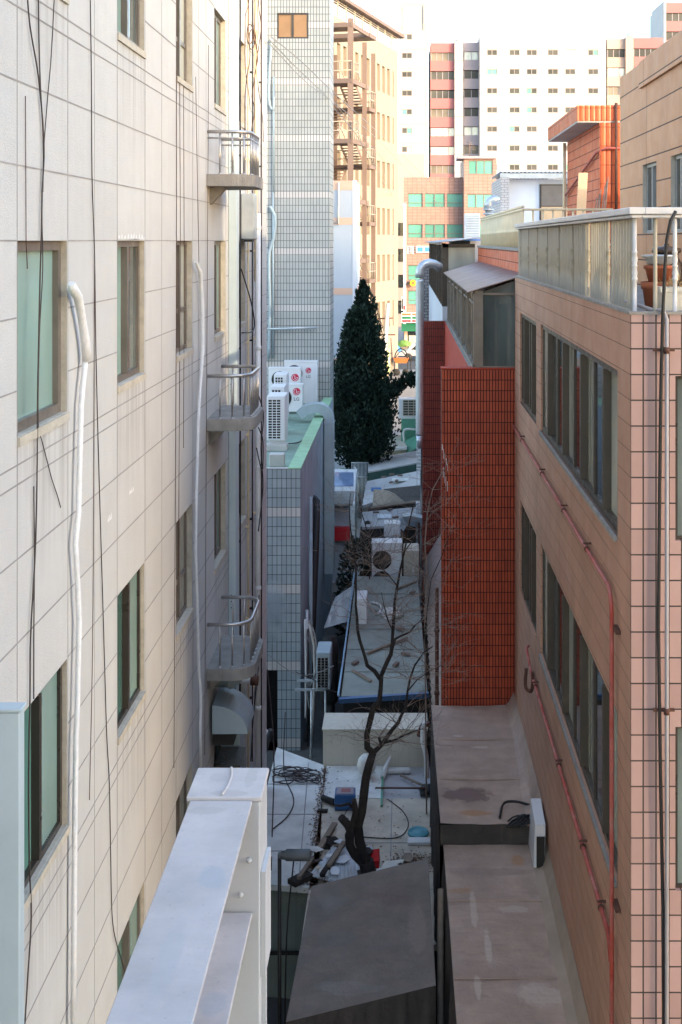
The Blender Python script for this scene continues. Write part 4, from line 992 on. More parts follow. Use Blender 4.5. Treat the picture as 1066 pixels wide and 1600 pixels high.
TA = R(14.7); ux, uy = math.sin(TA), math.cos(TA)
def tl(t, off=0): return (-.41 - ux*t + off*uy, 98 - uy*t - off*ux)     # along the tan wall from its far corner; off = towards the alley
tn = thing('tan_building', 'long tan rendered office block with rows of tall narrow windows', 'building', (-4, 88, G))
FTN = Frame(tl(0), (-ux, -uy), (uy, -ux))
th = []
for hd in (13.45, 9.75, 6.08, 2.5, -1.08, -4.7):
    for k in range(12):
        t0 = 1.05 + 1.42*k; th.append((t0+.0, t0+.80, hd-2.05, hd) if k else (t0+.25, t0+.6, hd-2.05, hd))
mb = MB(); mb.wall(FTN, 0, 24, G, 15.2, th, .30, 0, 0)
a, b, c_, d_ = tl(0), tl(24), tl(24,-12), tl(0,-12)
for p, q in ((a,d_),(d_,c_),(c_,b)): mb.quad((*p,G),(*q,G),(*q,15.2),(*p,15.2))
mb.quad((*a,15.2),(*b,15.2),(*c_,15.2),(*d_,15.2))
mb.build('wall', m_tan, tn)
for hq in th:
    g = MB(); g.fbox(FTN, hq[0], hq[1], hq[2], hq[3], -.31, -.27, 0); um = (hq[0]+hq[1])/2; g.fbox(FTN, um-.03, um+.03, hq[2], hq[3], -.27, -.24, 1)
    g.build('window', [m_tan_window, m_frame_steel], tn)
mb = MB(); mb.fbox(FTN, -.5, 24, 16.35, 16.6, -.6, .45); mb.build('roof_cornice', m_frame_steel, tn)
mb = MB()
for k in range(7): mb.fbox(FTN, 0, 24, 15.28+.155*k, 15.34+.155*k, .02, .06)
for k in range(13): mb.fbox(FTN, k*2, k*2+.10, 15.2, 16.35, -.02, .08)
mb.build('louvre_screen', m_stair_pale, tn)
# steel stair tower in front of it
st = thing('stair_tower', 'open steel fire stair tower standing against the near end of the tan block', 'fire stair', (-4, 76, G))
def sl_(t, w_): # t along the alley from the near corner, w_ across to the left
    return (-3.2 + ux*t - w_*uy, 74.0 + uy*t + w_*ux)
LV = [9.86 - 3.66*k for k in range(0, 6)]
roofh = PH(29, 74)
mb = MB()
for (t, w_) in ((0,0),(3.0,0),(5.0,0),(0,2.6),(3.0,2.6),(5.0,2.6)):
    x, y = sl_(t, w_); s_ = .17 if w_ == 0 and t == 0 else .14
    mb.box(x-s_, x+s_, y-s_, y+s_, -11.5, roofh + (-.4-.5*t*.4 if t else 0) )
mb.build('post', m_frame_steel, st)
def slab_q(mb, t0, t1, w0, w1, z0, z1, mat=0):
    A, B, C, D = sl_(t0,w0), sl_(t1,w0), sl_(t1,w1), sl_(t0,w1)
    mb.hexa([(*A,z0),(*B,z0),(*C,z0),(*D,z0),(*A,z1),(*B,z1),(*C,z1),(*D,z1)], mat)
for i, h_ in enumerate([roofh-.25] + LV):
    mb = MB(); slab_q(mb, -.2, 1.4, -.15, 2.9, h_-.28, h_); slab_q(mb, 3.6, 5.2, -.15, 2.9, h_-1.6 if i else h_-.28, (h_-1.35) if i else h_)
    slab_q(mb, 1.41, 3.59, -.12, .02, h_-.28, h_); slab_q(mb, 1.41, 3.59, 2.7, 2.9, h_-.28, h_)
    mb.build('landing', m_frame_steel, st)
for i, h_ in enumerate(LV):
    mb = MB()
    for (w0, w1, za, zb, ta, tb_) in ((.1,1.1,h_-1.5,h_-.1,3.6,1.4),(1.4,2.4,h_-1.5,h_-3.4,3.6,1.4)):
        n = 9
        for k in range(n):
            f0, f1 = k/n, (k+1)/n; t0, t1 = ta+(tb_-ta)*f0, ta+(tb_-ta)*f1; z = za+(zb-za)*f0
            slab_q(mb, min(t0,t1), max(t0,t1), w0, w1, z-.05, z); 
        for ww in (w0, w1):
            A, B = sl_(ta, ww), sl_(tb_, ww)
            mb.add([(*A,za-.3),(*B,zb-.3),(*B,zb+.05),(*A,za+.05)], [(0,1,2,3)])
    mb.build('stair_flight', m_frame_steel, st)
    mb = MB()
    for (t0, w0, t1, w1, z) in ((-.2,-.1,1.4,-.1,h_),(-.2,-.1,-.2,2.8,h_),(3.6,-.1,5.2,-.1,h_-1.35),(5.2,-.1,5.2,2.8,h_-1.35)):
        A, B = sl_(t0,w0), sl_(t1,w1)
        for dz in (.5, 1.05): mb.tube([(*A,z+dz),(*B,z+dz)], .035, 5)
        for k in range(5): f = k/4; mb.tube([(A[0]+(B[0]-A[0])*f, A[1]+(B[1]-A[1])*f, z),(A[0]+(B[0]-A[0])*f, A[1]+(B[1]-A[1])*f, z+1.05)], .03, 5)
    for ww in (.1, 1.1): A, B = sl_(3.6,ww), sl_(1.4,ww); mb.tube([(*A,h_-1.5+1.0),(*B,h_+.9)], .035, 5)
    mb.build('railing', m_stair_pale, st)
for h0, h1 in ((6.3, 7.9), (2.75, 4.5)):
    mb = MB(); A, B = sl_(1.0, 2.2), sl_(1.0, 5.0); mb.hexa([(*A,h0),(*B,h0),(B[0],B[1]+.1,h0),(A[0],A[1]+.1,h0),(*A,h1),(*B,h1),(B[0],B[1]+.1,h1),(A[0],A[1]+.1,h1)])
    mb.build('orange_panel', m_orange_panel, st)

# =================================================================== far: pink tiled shop building
YP = 118.0; gp = gz(YP)
pb = thing('shop_building', 'pink tiled shop building with green windows and a stair turret facing the alley', 'building', (5, 124, gp))
FPK = FY(YP); FTW = FY(YP-1.5)
def hx(x, d=YP): return PX(x, d)
def hy(y, d=YP): return PH(y, d)
wins = []
for (ya, yb) in ((302,324),(350,372),(414,438),(454,476)):
    for (xa, xb) in ((637.5,660.5),(663.5,695),(698,724)):
        wins.append((hx(xa),hx(xb),hy(yb),hy(ya)))
mb = MB(); mb.wall(FPK, hx(631), hx(725), gp, hy(277), wins, .2, 0)
x1 = 14.0; body(mb, hx(631), x1, YP, YP+12, gp, hy(277), 'f')
tw = [(hx(732,YP-1.5),hx(770,YP-1.5),hy(272.5,YP-1.5),hy(250.5,YP-1.5)),(hx(730,YP-1.5),hx(770,YP-1.5),hy(325,YP-1.5),hy(303,YP-1.5)),(hx(730,YP-1.5),hx(770,YP-1.5),hy(372,YP-1.5),hy(350,YP-1.5))]
mb.wall(FTW, hx(725,YP-1.5), hx(776,YP-1.5), gp, hy(248,YP-1.5), tw, .15, 0); body(mb, hx(725,YP-1.5), hx(776,YP-1.5), YP-1.5, YP+6, gp, hy(248,YP-1.5), 'f', 0)
mb.box(hx(714),hx(773),YP-1.8,YP+2,hy(248,YP-1.5)+.002,hy(246,YP-1.5)+.12, 1)
mb.box(hx(630.5),hx(634.5),YP-.15,YP-.001,hy(510),hy(318),2)
mb.build('wall', [m_pinkbrick, m_aptgrey, m_sign_white], pb)
for hq in wins: window(FPK, hq, .15, pb, m_brown_alu, [m_glass_aqua], 2 if hq[1]-hq[0] > 1.7 else 1, [(.3,0,1)], .07, .08)
for hq in tw: window(FTW, hq, .12, pb, m_brown_alu, [m_glass_aqua], 3, (), .08, .06)
def flat(F, x0, x1, y0, y1, dep, name, mats, parts, parent):
    m_ = MB(); m_.fbox(F, hx(x0), hx(x1), hy(y1), hy(y0), .01, dep, 0)
    for (a, b, c, d, mi) in parts: m_.fbox(F, hx(a), hx(b), hy(d), hy(c), dep+.002, dep+.02, mi)
    return m_.build(name, mats, parent)
sg = thing('shop_sign', 'illuminated style shop sign with orange green and red stripes above the green awning', 'shop sign', (hx(640), YP-.3, hy(504)))
flat(FPK, 627.5, 655, 488, 504, .3, 'sign_board', [m_sign_white, m_sign_orange, m_sign_green, m_sign_red], [(628.2,642.3,489.2,492.8,1),(628.2,642.3,494.2,498.2,2),(628.2,642.3,499.6,502.8,3),(644,655,489.2,492.8,1),(644,655,494.2,498.2,2),(644,655,499.6,502.8,3)], sg)
mb = MB(); mb.prism([(hx(627.5),YP-.02,hy(505)),(hx(627.5),YP-1.3,hy(514)),(hx(627.5),YP-1.3,hy(516)),(hx(627.5),YP-.02,hy(516))], (hx(655)-hx(627.5),0,0)); mb.build('awning', m_sign_green, sg)
s2 = MB(); s2.fbox(FPK, hx(650), hx(676), hy(395), hy(384.5), .01, .2, 0); s2.fbox(FPK, hx(652), hx(661), hy(393.5), hy(386), .202,.22, 1); s2.fbox(FPK, hx(664), hx(674), hy(393.5), hy(386), .202,.22, 1); s2.build('shop_sign', [m_sign_white, m_sign_blue], label='blue and white shop sign between two window rows of the pink building', cat='shop sign')
s2 = MB()
for k in range(4): s2.fbox(FPK, hx(636), hx(647), hy(384.5+3.4*k+2), hy(384.5+3.4*k), .01, .1, 0)
s2.fbox(FPK, hx(640), hx(645), hy(396), hy(385), .102, .2, 1); s2.build('shop_sign', [m_sign_white, m_aptgrey], label='striped white signboard left of the blue shop sign', cat='shop sign')
s2 = MB(); s2.lathe((hx(645.5),YP-.5,hy(442)), [(.30,0),(.30,.15)], 20, 0, False, 'y'); s2.lathe((hx(645.5),YP-.652,hy(442)), [(.16,0),(.16,.01)], 16, 2, False, 'y'); s2.box(hx(636),hx(643),YP-.55,YP-.5,hy(444),hy(439.5),1); s2.box(hx(644),hx(647),YP-.5,YP-.01,hy(443),hy(441),1); s2.build('round_sign', [m_sign_yellow, m_dark_alu, m_sign_orange], label='round yellow sign on a dark bracket on the pink building', cat='sign')
s2 = MB(); s2.box(hx(627.5),hx(633),YP-1.3,YP-1.0,hy(484),hy(463),0); s2.box(hx(630.5),hx(633.2),YP-1.31,YP-1.302,hy(483),hy(476),1); s2.box(hx(628),hx(630),YP-1.31,YP-1.302,hy(482),hy(465),2); s2.box(hx(622),hx(627.5),YP-1.2,YP-1.1,hy(475.5),hy(471.5),2); s2.box(hx(633),hx(634),YP-1.2,YP,hy(474),hy(473),2); s2.build('blade_sign', [m_sign_white, m_sign_red, m_dark_alu], label='narrow vertical blade sign with red lettering patch at the corner of the shop', cat='sign')
mb = MB(); mb.fbox(FPK, hx(637), hx(655), gp, hy(517), .005, .03, 0); mb.fbox(FPK, hx(632), hx(637), gp, hy(517), .005, .2, 1); mb.fbox(FPK, hx(639), hx(654), gp, hy(524), .032, .05, 2); mb.build('shop_front', [m_glass_dark, m_peach, m_glass_pale], pb)

# far: apartment blocks
YA = 185.0
def ax(x): return PX(x, YA)
def ay(y, d=YA): return PH(y, d)
GA = gz(YA)
def apt(label, x0, x1, ytop, y, depth, mat, wx=(), wrows=(), wsize=(16,9.5), bands=None, joints=(), hj=None, name='apartment_block'):
    t = thing(name, label, 'apartment block', ((PX(x0,y)+PX(x1,y))/2, y+depth/2, GA), None)
    mb = MB(); F = FY(y); X0, X1, T = PX(x0,y), PX(x1,y), PH(ytop,y)
    ww, wh_ = wsize[0]*y/FPX, wsize[1]*y/FPX
    hs = [(PX(xx,y)-ww/2, PX(xx,y)+ww/2, PH(yy,y)-wh_/2, PH(yy,y)+wh_/2) for xx in wx for yy in wrows]
    mb.wall(F, X0, X1, GA, T, hs, .15, 0); body(mb, X0, X1, y, y+depth, GA, T, 'f', 0)
    for jx in joints: mb.fbox(F, PX(jx,y)-.06, PX(jx,y)+.06, GA, T, .002, .03, 1)
    if hj:
        for yy in hj: mb.fbox(F, X0, X1, PH(yy,y)-.05, PH(yy,y)+.05, .002, .02, 1)
    mb.build('wall', [mat, m_aptjoint], t)
    for hq in hs:
        g = MB(); um = (hq[0]+hq[1])/2; e = .01
        g.fbox(F, hq[0]+e, hq[1]-e, hq[2]+e, hq[3]-e, -.14, -.10, 0)
        for (a, b) in ((hq[0],hq[0]+.10),(um-.05,um+.05),(hq[1]-.10,hq[1])): g.fbox(F, a+e, b-e, hq[2]+e, hq[3]-e, -.10, -.05, 1)
        g.fbox(F, hq[0]+.1, hq[1]-.1, hq[3]-.12, hq[3]-e, -.10, -.055, 1); g.fbox(F, hq[0]+.1, hq[1]-.1, hq[2]+e, hq[2]+.1, -.10, -.055, 1)
        if random.random() < .6: g.fbox(F, hq[0]+.1 if random.random()<.5 else um+.05, um-.05 if random.random()<.5 else hq[1]-.1, hq[2]+.1, hq[3]-.12, -.098, -.09, random.choice((2,3)))
        g.build('window', [m_glass_far, m_aptjoint, m_glass_aqua, m_glass_pale], t)
    return t
rowsA = [57.5+29.3*k for k in range(9)]
t = apt('white apartment tower at the far left with one column of windows and a roof turret', 624.5, 668, 48, YA, 14, m_aptwhite, (636,), rowsA, (16,9.5), joints=(666,), hj=[48+29.3*k for k in range(1,9)])
mb = MB(); mb.box(ax(626),ax(664),YA+.3,YA+9,ay(48)+.003,ay(8)); mb.build('roof_turret', m_aptwhite, t)
mb = MB(); mb.box(ax(625.5),ax(630),YA+.1,YA+.29,ay(47.9)+.003,ay(10),0); mb.box(ax(661),ax(665),YA+.1,YA+.29,ay(47.9)+.003,ay(8),0); mb.box(ax(626),ax(629),YA+.02,YA+.09,ay(42),ay(20),1); mb.box(ax(661.5),ax(664.5),YA+.02,YA+.09,ay(37),ay(12),1); mb.box(ax(626),ax(664),YA+.3,YA+9,ay(8)+.003,ay(8)+.3,0); mb.build('turret_pilaster', [m_aptpeach, m_aptgrey], t)
def balcony_stack(label, x0, x1, ytop, y, mat, first, n, wallh=16, pitch=29.4):
    t = thing('apartment_block', label, 'apartment block', ((PX(x0,y)+PX(x1,y))/2, y+6, GA))
    mb = MB(); body(mb, PX(x0,y), PX(x1,y), y+1.4, y+12, GA, PH(ytop,y), '', 1)
    mb.box(PX(x0,y), PX(x1,y), y, y+1.39, PH(first-.5,y), PH(ytop,y), 0); mb.build('wall', [mat, m_aptwhite], t)
    for k in range(n):
        yb = first+12.5+pitch*k
        b = MB(); b.box(PX(x0,y), PX(x1,y), y, y+1.39, PH(yb+wallh,y), PH(yb,y)); b.build('balcony', mat, t)
        g = MB(); g.box(PX(x0,y)+.05, PX(x1,y)-.05, y+.25, y+.30, PH(yb,y)+.002, PH(yb-12.5,y)-.002, 0)
        nw = max(2, int((x1-x0)/9))
        for q in range(nw+1):
            xx = PX(x0,y)+.05+(PX(x1,y)-PX(x0,y)-.2)*q/nw; g.box(xx, xx+.1, y+.18, y+.249, PH(yb,y)+.002, PH(yb-12.5,y)-.002, 1)
        g.build('window', [random.choice((m_glass_far, m_glass_pale, m_tan_window)), m_aptgrey], t)
    return t
balcony_stack('apartment block with pink balcony bands beside the far left white tower', 672.5, 711, 67, YA+2, m_aptpink, 82.5, 8)
apt('narrow white pier between the pink and lilac balcony stacks', 710.5, 724, 65, YA+1.2, 9, m_aptwhite, hj=[65+29.3*k for k in range(1,8)], joints=())
balcony_stack('lilac grey balcony stack left of the broad white block', 724.5, 749, 66, YA+2, m_aptgrey, 81, 8)
cols = (769,804,831,864,891,927)
apt('broad white apartment block with six columns of small windows', 750, 947, 54, YA-1, 14, m_aptwhite, cols, [82+29.9*k for k in range(8)], (16,9.5), (786.5,847,848.5), [103,132.5,162,191,221,250])
balcony_stack('peach balcony stack right of the broad white block', 949, 978, 60, YA+2, m_aptpeach, 77, 7)
apt('narrow peach pier with a ventilator between two balcony stacks', 978, 990, 57, YA+1.2, 9, m_aptpeach, hj=[58+29.3*k for k in range(1,6)])
balcony_stack('pink balcony stack right of the peach pier', 990, 1036, 59, YA+2, m_aptpink, 76, 6)
t = balcony_stack('tallest pink apartment tower at the upper right edge', 1040, 1092, 4, YA+6, m_aptpink, 20.5, 7)
mb = MB(); mb.box(PX(1036.5,YA+6),PX(1040,YA+6)-.005,YA+5.5,YA+15,GA,PH(2,YA+6)); mb.build('pier', m_aptwhite, t)
for (xx, yy, q, par) in ((717,62,YA+5,'roof ventilator on the white pier'),(984,54,YA+5,'roof ventilator on the peach pier')):
    z0 = PH(65 if xx < 800 else 57, YA+1.2); v = MB(); X_ = PX(xx,q); v.lathe((X_,q,z0), [(.3,0),(.3,.5),(.6,.55),(.6,.9),(.25,1.1),(.2,1.5),(0,1.55)], 12); v.build('roof_ventilator', m_galv, label='small '+par, cat='vent')
an = MB(); X_ = PX(735,YP); z0 = hy(248,YP-1.5)+.1; an.tube([(X_,YP+1,z0),(X_,YP+1,z0+1.75)], .04, 5)
for k in range(4): an.tube([(X_-.55+.1*k,YP+1,z0+1.0+.22*k),(X_+.55-.1*k,YP+1,z0+1.0+.22*k)], .025, 4)
an.build('antenna', m_frame_steel, label='thin television antenna on the turret of the pink building', cat='antenna')
fm = thing('low_background_block', 'low pinkish block glimpsed in the slot between the tan block and the shops', 'building', (.2, 150, gz(150)))
mb = MB(); body(mb, -3, 2.6, 150, 160, gz(150), PH(240,150), ''); mb.build('wall', m_aptpeach, fm)
for k in range(4):
    g = MB(); g.box(-.6,.3,149.95,149.99,-9+3.2*k,-7.4+3.2*k); g.build('window', m_glass_dark, fm)
# two unseen blocks outside the picture, added only to shade the alley
for (nm, lab, bx) in (('shade_block','unseen tiled block added behind the viewpoint to shade the near alley',(3.5,20,-16,-4.2,18)),('shade_block','unseen tiled block added at the right to shade the middle of the alley',(16,28,24,33.5,19))):
    t = thing(nm, lab, 'building', ((bx[0]+bx[1])/2,(bx[2]+bx[3])/2,G)); mb = MB(); body(mb, bx[0],bx[1],bx[2],bx[3],G,bx[4]); mb.build('wall', m_blocker, t)

# =================================================================== sheds in the alley
s1 = thing('long_shed', 'long shed under brown roofing felt along the pink building, in two steps', 'shed', (1.4, 17, G))
def sag_sheet(x0, x1, y0, y1, z, nx, ny, amp, thick, seed, edges=None, slope=0):
    random.seed(seed); vs = []; fs = []
    ph_ = [random.uniform(0,6) for _ in range(6)]
    for j in range(ny+1):
        for i in range(nx+1):
            u, v = i/nx, j/ny; a0, a1 = (x0, x1) if edges is None else (x0+(edges[0]-x0)*v, x1+(edges[1]-x1)*v)
            zz = z + slope*v + amp*(math.sin(5*u+ph_[0]+2*v)*.5 + math.sin(9*v+ph_[1]+3*u)*.5 + .5*math.sin(17*v+7*u+ph_[2]) + .3*math.sin(23*u+ph_[3]))
            vs.append((a0+(a1-a0)*u, y0+(y1-y0)*v, zz))
    for j in range(ny):
        for i in range(nx):
            b = j*(nx+1)+i; fs.append((b,b+1,b+nx+2,b+nx+1))
    return vs, fs
def stain(x, y, z, rx, ry, mat, mb, n=18, seed=1):
    random.seed(seed); mb.add([(x+rx*math.cos(a)*(1+.25*random.uniform(-1,1)), y+ry*math.sin(a)*(1+.25*random.uniform(-1,1)), z) for a in [2*math.pi*k/n for k in range(n)]], [tuple(range(n))], mat)
mb = MB()
vs, fs = sag_sheet(.575, 2.13, 18.75, 23.55, -9.0, 14, 26, .012, .02, 4, (.545, 2.13)); mb.add(vs, fs, 0, True)
vs, fs = sag_sheet(.655, 2.13, 9.5, 18.75, -9.30, 14, 40, .012, .02, 5, (.62, 2.13)); mb.add(vs, fs, 0, True)
mb.hexa([(.575,18.74,-9.32),(2.1,18.74,-9.30),(2.1,18.76,-9.02),(.575,18.76,-9.02),(.575,18.7,-9.28),(2.1,18.7,-9.28),(2.1,18.73,-9.0),(.575,18.73,-9.0)], 1)
mb.hexa([(1.90,18.7,-9.0),(2.14,18.7,-9.0),(2.14,23.6,-9.0),(2.0,23.6,-9.0),(2.05,18.7,-8.93),(2.145,18.7,-8.62),(2.145,23.6,-8.75),(2.06,23.6,-8.93)], 0)
mb.hexa([(1.93,9.5,-9.3),(2.14,9.5,-9.3),(2.14,18.7,-9.3),(1.93,18.7,-9.3),(2.06,9.5,-9.22),(2.145,9.5,-8.98),(2.145,18.7,-8.98),(2.06,18.7,-9.22)], 3)
for sy in (20.3, 21.9): mb.box(.57, 2.0, sy, sy+.025, -8.995, -8.982, 0)
for sy in (11.5, 13.4, 15.3, 17.1): mb.box(.65, 2.0, sy, sy+.025, -9.292, -9.281, 0)
mb.build('roof', [m_tarp, m_tarp_dark, m_conc, m_flash], s1)
def drape(x, y0, y1, ztop, zbot, n, amp, seed, dx=0, along='y'):
    random.seed(seed); vs = []; fs = []; a, b = random.uniform(0,6), random.uniform(0,6)
    for i in range(n+1):
        u = i/n; p = y0+(y1-y0)*u
        for (f, z) in ((0,ztop),(.35,ztop-.3),(1,zbot)):
            o = f*(amp*math.sin(40*u+a)+.6*amp*math.sin(91*u+b)) + dx*f
            vs.append((x+o, p, z) if along == 'y' else (p, x+o, z))
    for i in range(n):
        for k in (0,1): fs.append((i*3+k, i*3+k+1, i*3+4+k, i*3+3+k))
    return vs, fs
mb = MB(); vs, fs = drape(.56, 18.76, 23.55, -9.0, -12.9, 60, .05, 3, -.03); mb.add(vs, fs, 0, True); vs, fs = drape(.63, 9.5, 18.75, -9.3, -12.9, 110, .06, 6, -.06); mb.add(vs, fs, 0, True)
mb.box(.62,.66,9.5,18.7,-12.9,-11.0,1); mb.tube([(.50,15.2,-12.9),(.53,17.3,-10.4),(.56,18.0,-9.6)], .05, 7, 1)
mb.build('side_cover', [m_tarp_dark, m_wood], s1)
mb = MB(); body(mb, .70, 2.12, 9.6, 23.5, G, -9.33, 'l'); mb.build('wall', m_metalwall, s1)
t = thing('metal_cabinet', 'small white metal cabinet with a dark open front at the step of the brown roof', 'cabinet', (2.0, 18.3, -9.3))
mb = MB(); mb.hexa([(1.93,18.0,-9.28),(2.10,18.0,-9.28),(2.10,18.75,-9.28),(1.93,18.75,-9.28),(1.95,17.95,-8.62),(2.10,17.95,-8.62),(2.12,18.75,-8.60),(1.97,18.75,-8.60)]); mb.build('case', m_acwhite, t)
mb = MB(); mb.box(1.97,2.09,17.93,17.96,-9.25,-8.80); mb.build('opening', m_black, t)
random.seed(11); d = MB()
for k in range(7): d.tube([(1.62+.05*k,18.8,-8.98)]+[(1.7+.04*k+.12*math.sin(q*1.1+k),18.75+.12*math.cos(q*.9+k),-8.95+.06*math.sin(q+k)) for q in range(7)]+[(2.0,18.8,-9.0)], .014, 5)
d.tube([(1.5,18.9,-8.97),(1.6,19.3,-8.93),(1.8,19.4,-8.95),(2.05,19.3,-8.97)], .02, 6)
d.build('cable_coil', m_black, label='tangle of black cable beside the white cabinet on the brown roof', cat='cable')

s2_ = thing('tarpaulin_shed', 'shed covered by a dark grey brown tarpaulin at the bottom centre', 'shed', (-.5, 17, G))
def bil(A, B, C, D, nx, ny, amp, seed):       # A near-left, B near-right, C far-right, D far-left
    random.seed(seed); q = [random.uniform(0,6) for _ in range(5)]; vs = []; fs = []
    for j in range(ny+1):
        for i in range(nx+1):
            u, v = i/nx, j/ny
            p = [(A[k]*(1-u)+B[k]*u)*(1-v)+(D[k]*(1-u)+C[k]*u)*v for k in range(3)]
            e = min(1, 8*min(u,1-u))*min(1, 8*min(v,1-v))
            p[2] += amp*e*(math.sin(14*v+3*u+q[0])+.7*math.sin(25*v-6*u+q[1])+.5*math.sin(11*u+5*v+q[2])) - .05*e
            vs.append(p)
    for j in range(ny):
        for i in range(nx): b = j*(nx+1)+i; fs.append((b,b+1,b+nx+2,b+nx+1))
    return vs, fs
A, B, C, D = (-1.47,15.25,-9.80),(.43,16.0,-9.80),(.40,19.3,-9.80),(-1.39,18.5,-9.82)
mb = MB(); vs, fs = bil(A,B,C,D,40,50,.018,5); mb.add(vs, fs, 0, True)
n = 40; vs = []; fs = []
for i in range(n+1):
    u = i/n; x, y = A[0]+(B[0]-A[0])*u, A[1]+(B[1]-A[1])*u
    for f, z in ((0,-9.80),(.3,-10.1),(1,-10.6)): vs.append((x, y-.06*f+f*(.05*math.sin(38*u)+.03*math.sin(71*u)), z))
for i in range(n):
    for k in (0,1): fs.append((i*3+k,i*3+k+1,i*3+4+k,i*3+3+k))
mb.add(vs, fs, 1, True)
for (p, q) in ((B,C),(A,D)):
    vs = [p, q, (q[0],q[1],-10.5), (p[0],p[1],-10.5)]; mb.add(vs, [(0,1,2,3)], 1)
mb.build('cover', [m_tarp_grey, m_tarp_dark], s2_)
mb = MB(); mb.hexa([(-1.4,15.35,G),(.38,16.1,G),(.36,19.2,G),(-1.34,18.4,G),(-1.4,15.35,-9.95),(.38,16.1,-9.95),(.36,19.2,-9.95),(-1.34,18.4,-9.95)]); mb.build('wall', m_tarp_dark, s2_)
random.seed(5); mb = MB(); vs, fs = bil((-1.0,13.4,-10.9),(.55,13.9,-10.7),(.50,15.7,-10.55),(-.2,15.1,-10.75),16,16,.035,8); mb.add(vs, fs, 0, True)
vs, fs = drape(13.6, -1.0, .55, -10.85, -12.9, 30, .05, 9, -.1, 'x'); mb.add(vs, fs, 0, True)
mb.build('blue_tarpaulin', m_tarp_blue, label='blue tarpaulin spread below the dark covered shed at the bottom edge', cat='tarpaulin')

# left slab-roofed shed
s3 = thing('slab_roof_shed', 'shed with pale cracked roof slabs beside the left building and green grey sheet front', 'shed', (-2.2, 23, G))
mb = MB(); mb.hexa([(-2.74,20.85,-11.1),(-1.44,20.65,-11.1),(-1.66,25.5,-11.1),(-2.74,26.4,-11.1),(-2.74,20.85,-11.0),(-1.44,20.65,-11.0),(-1.66,25.5,-11.0),(-2.74,26.4,-11.0)], 0)
for y in (21.9, 23.3, 24.6): mb.box(-2.74,-1.62,y,y+.02,-10.999,-10.992,1)
mb.hexa([(-1.80,20.9,-10.998),(-1.78,20.9,-10.998),(-1.98,25.6,-10.998),(-2.0,25.6,-10.998),(-1.80,20.9,-10.991),(-1.78,20.9,-10.991),(-1.98,25.6,-10.991),(-2.0,25.6,-10.991)], 1)
mb.build('roof', [m_slab, m_joint], s3)
mb = MB(); mb.hexa([(-2.7,20.95,G),(-1.5,20.8,G),(-1.72,25.4,G),(-2.7,26.2,G),(-2.7,20.95,-11.105),(-1.5,20.8,-11.105),(-1.72,25.4,-11.105),(-2.7,26.2,-11.105)])
for k in range(8): x = -2.68+.16*k; mb.box(x, x+.012, 20.93-.02*k, 20.96-.02*k, G, -11.12)
mb.box(-2.7,-1.5,20.76,20.79,-12.2,-12.14,1)
mb.build('wall', [m_metalwall, m_black], s3)
fl = thing('floodlight', 'grey cylindrical floodlight on a thin dark pole in front of the slab roof', 'floodlight', (-1.68, 17.0, G))
lp = P(437,1336,16.9); mb = MB(); mb.tube([(lp[0],16.9,-13),(lp[0],16.9,lp[2]+.02)], .028, 8); mb.tube([(lp[0]+.06,16.9,-12.2),(lp[0]+.1,16.88,-9.7),(lp[0]+.2,16.88,lp[2]-.05)], .012, 6); mb.build('pole', m_black, fl)
mb = MB(); a_, b_ = PX(446,16.9), PX(485,16.9); mb.lathe((a_,16.9,lp[2]), [(.055,-.06),(.06,0),(.078,.012),(.078,b_-a_-.01),(.07,b_-a_),(0,b_-a_)], 18, 0, True, 'x'); mb.box(lp[0]-.02,a_,16.87,16.93,lp[2]-.03,lp[2]+.03); mb.build('lamp_housing', m_lamp, fl)
d = MB(); random.seed(21)
for k in range(9):
    cx_, cy_ = -2.25+random.uniform(-.18,.3), 24.95+random.uniform(-.25,.2); a0 = random.uniform(0,6.28); rx_, ry_ = random.uniform(.12,.34), random.uniform(.10,.28)
    d.tube([(cx_+rx_*math.cos(a0+q*.75)*(1+.15*math.sin(2.3*q+k)), cy_+ry_*math.sin(a0+q*.75)*(1+.2*math.sin(1.7*q+k)), -10.965+.012*((q*3+k)%5)) for q in range(11)], random.choice((.008,.011,.014)), 5)
d.tube([(-2.3,25.0,-10.97),(-1.9,24.7,-10.97),(-1.72,24.6,-10.97),(-1.70,24.9,-10.97),(-2.0,25.1,-10.97)], .012, 5)
d.tube([(-2.5,25.8,-10.0),(-2.45,25.0,-10.9),(-2.15,23.9,-10.975),(-2.2,23.2,-10.975),(-2.42,22.7,-10.975)], .012, 5)
d.tube([(-2.72,24.4,-8.6),(-2.55,24.0,-10.0),(-2.43,22.6,-10.97),(-2.3,21.2,-10.97)], .013, 5)
d.build('cable_tangle', m_wire, label='tangle of dark cables lying on the pale roof slabs', cat='cable')

s4 = thing('flat_roof_shed', 'shed with a stained flat panel roof around the bare tree', 'shed', (-.6, 23, G))
mb = MB(); xl = -1.60
mb.box(xl,-.42,24.0,25.48,-11.1,-11.0,0); mb.box(xl,.56,19.0,23.97,-11.1,-11.0,1); mb.box(-.40,.56,23.975,25.48,-11.12,-11.03,2)
for y in (22.2,20.6): mb.box(xl,.55,y,y+.02,-10.999,-10.993,3)
mb.box(.02-.25,.04-.25,19.0,23.97,-10.9985,-10.992,3); mb.box(-.44,-.40,23.6,25.2,-10.998,-10.95,4)
mb.build('roof', [m_slab, m_slab_tan, m_greyroof, m_joint, m_green_mid], s4)
mb = MB(); mb.box(xl+.05,.5,19.05,25.4,G,-11.13); mb.build('wall', m_metalwall, s4)
s5 = thing('beige_block', 'low beige rendered block across the alley below the blue gutter', 'shed', (-.6, 26, G))
mb = MB(); mb.box(-1.68,.50,25.5,26.35,G,-10.27); mb.box(-1.70,.52,25.48,26.37,-10.265,-10.24); mb.build('wall', m_beige_wall, s5)
